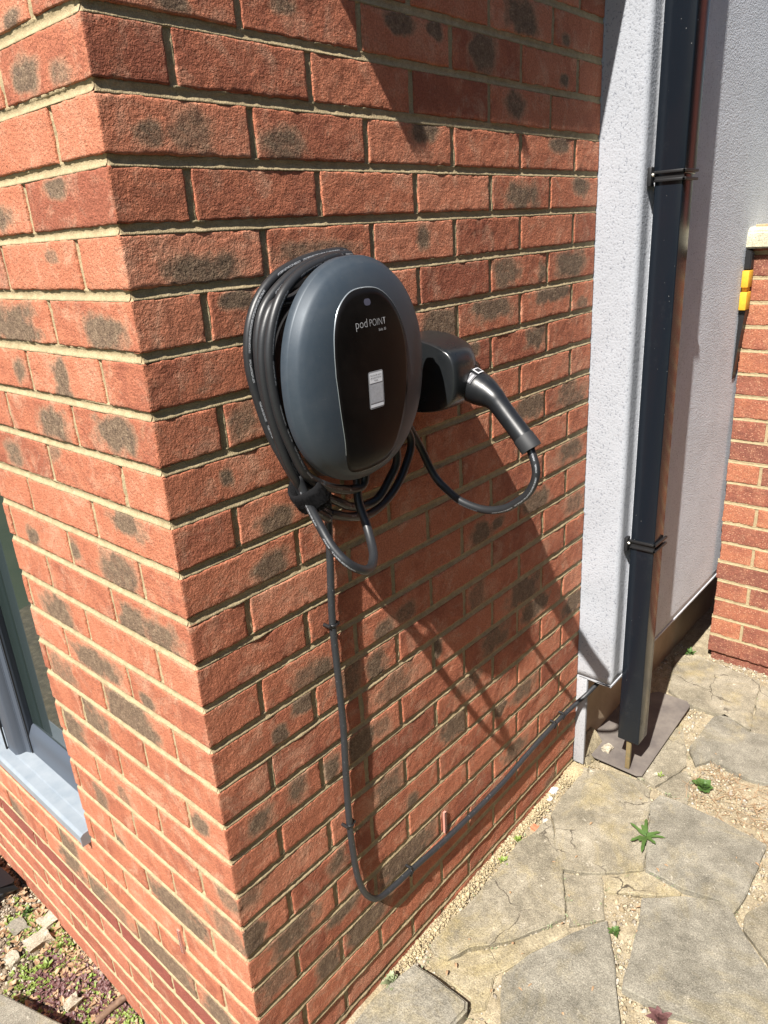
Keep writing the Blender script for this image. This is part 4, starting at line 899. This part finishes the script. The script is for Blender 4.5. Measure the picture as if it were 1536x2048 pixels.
# garden bed ground cover
def cover(name,n,mat,cs,Ls,seed):
    random.seed(seed); bm=bmesh.new()
    for _ in range(n):
        c=random.choice(cs); x=random.gauss(c[0],c[2]); y=random.gauss(c[1],c[3])
        if x>-2: continue
        a=random.uniform(0,6.28)
        for k in range(4):
            a+=1.57; el=random.uniform(.1,.9); leaf(bm,(x,y,-2036+random.uniform(0,10)),(math.cos(a)*math.cos(el),math.sin(a)*math.cos(el),math.sin(el)),(0,0,1),random.uniform(*Ls),random.uniform(*Ls)*.62,.2)
    o=bm_obj(name,bm,mat,recalc=False); return tag(o,kind='stuff')
cover('purple_ground_cover',650,M_purple,[(-60,820,50,110),(-10,640,25,80),(-110,760,50,80)],(7,15),3)
cover('green_ground_cover',620,M_leaf2,[(-130,905,38,45),(-60,1075,36,45),(-30,860,22,160),(-20,990,16,60),(-110,690,40,50),(-15,590,15,40)],(6,13),4)
cover('dry_leaves',260,M_dry,[(-60,1250,70,180),(-70,800,80,200),(-20,900,20,200)],(10,24),5)
weed((-88,905,-2034),8,26,11,M_leaf2,'bright green weed clump at the left edge of the garden bed',elev=.5,layers=4)
weed((-40,1130,-2034),8,22,10,M_leaf,'green sprig by the wall foot behind the pale concrete lumps',elev=.6,layers=3)
weed((-32,935,-2034),8,20,9,M_leaf2,'light green clump just right of the large pale lump',elev=.5,layers=3)
bm=bmesh.new(); random.seed(21)
for _ in range(70):
    k=random.choice(list(info)); q=SL_[k]; i=random.randrange(len(q)); a,b=q[i],q[(i+1)%len(q)]; f_=random.random(); x=a[0]+(b[0]-a[0])*f_+random.uniform(-6,6); y=a[1]+(b[1]-a[1])*f_+random.uniform(-6,6)
    if y>-6 or x<330: continue
    for m_i in range(5):
        an=random.uniform(0,6.28); el=random.uniform(.2,1.1); leaf(bm,(x+random.uniform(-7,7),y+random.uniform(-7,7),-1748),(math.cos(an)*math.cos(el),math.sin(an)*math.cos(el),math.sin(el)),(0,0,1),random.uniform(3,8),random.uniform(1.5,3.5),.2)
o=bm_obj('moss',bm,M_sage,recalc=False); tag(o,kind='stuff')
bm=bmesh.new()
for _ in range(46):
    x=random.uniform(420,1650);y=random.uniform(-560,-30); an=random.uniform(0,6.28); leaf(bm,(x,y,-1740),(math.cos(an),math.sin(an),random.uniform(-.05,.2)),(0,0,1),random.uniform(6,15),random.uniform(2.5,6),.3)
o=bm_obj('leaf_litter',bm,M_dry,recalc=False); tag(o,kind='stuff')
# straw on the gravel
bm=bmesh.new(); random.seed(9)
for _ in range(420):
    x=random.uniform(1180,1620);y=random.uniform(-560,-300); a=random.uniform(0,6.28);L=random.uniform(15,50);d=np.array((math.cos(a),math.sin(a),random.uniform(-.1,.15)));s=np.array((-d[1],d[0],0))*.6;p=np.array((x,y,-1754+random.uniform(0,5)))
    if any(inpoly(np.array([x]),np.array([y]),SL_[k])[0] for k in('E','J','D','F','I')): continue
    q=p+d*L; bm.faces.new([bm.verts.new(W(*v)) for v in(p-s,p+s,q+s,q-s)])
o=bm_obj('straw',bm,M_dry,recalc=False); tag(o,kind='stuff')
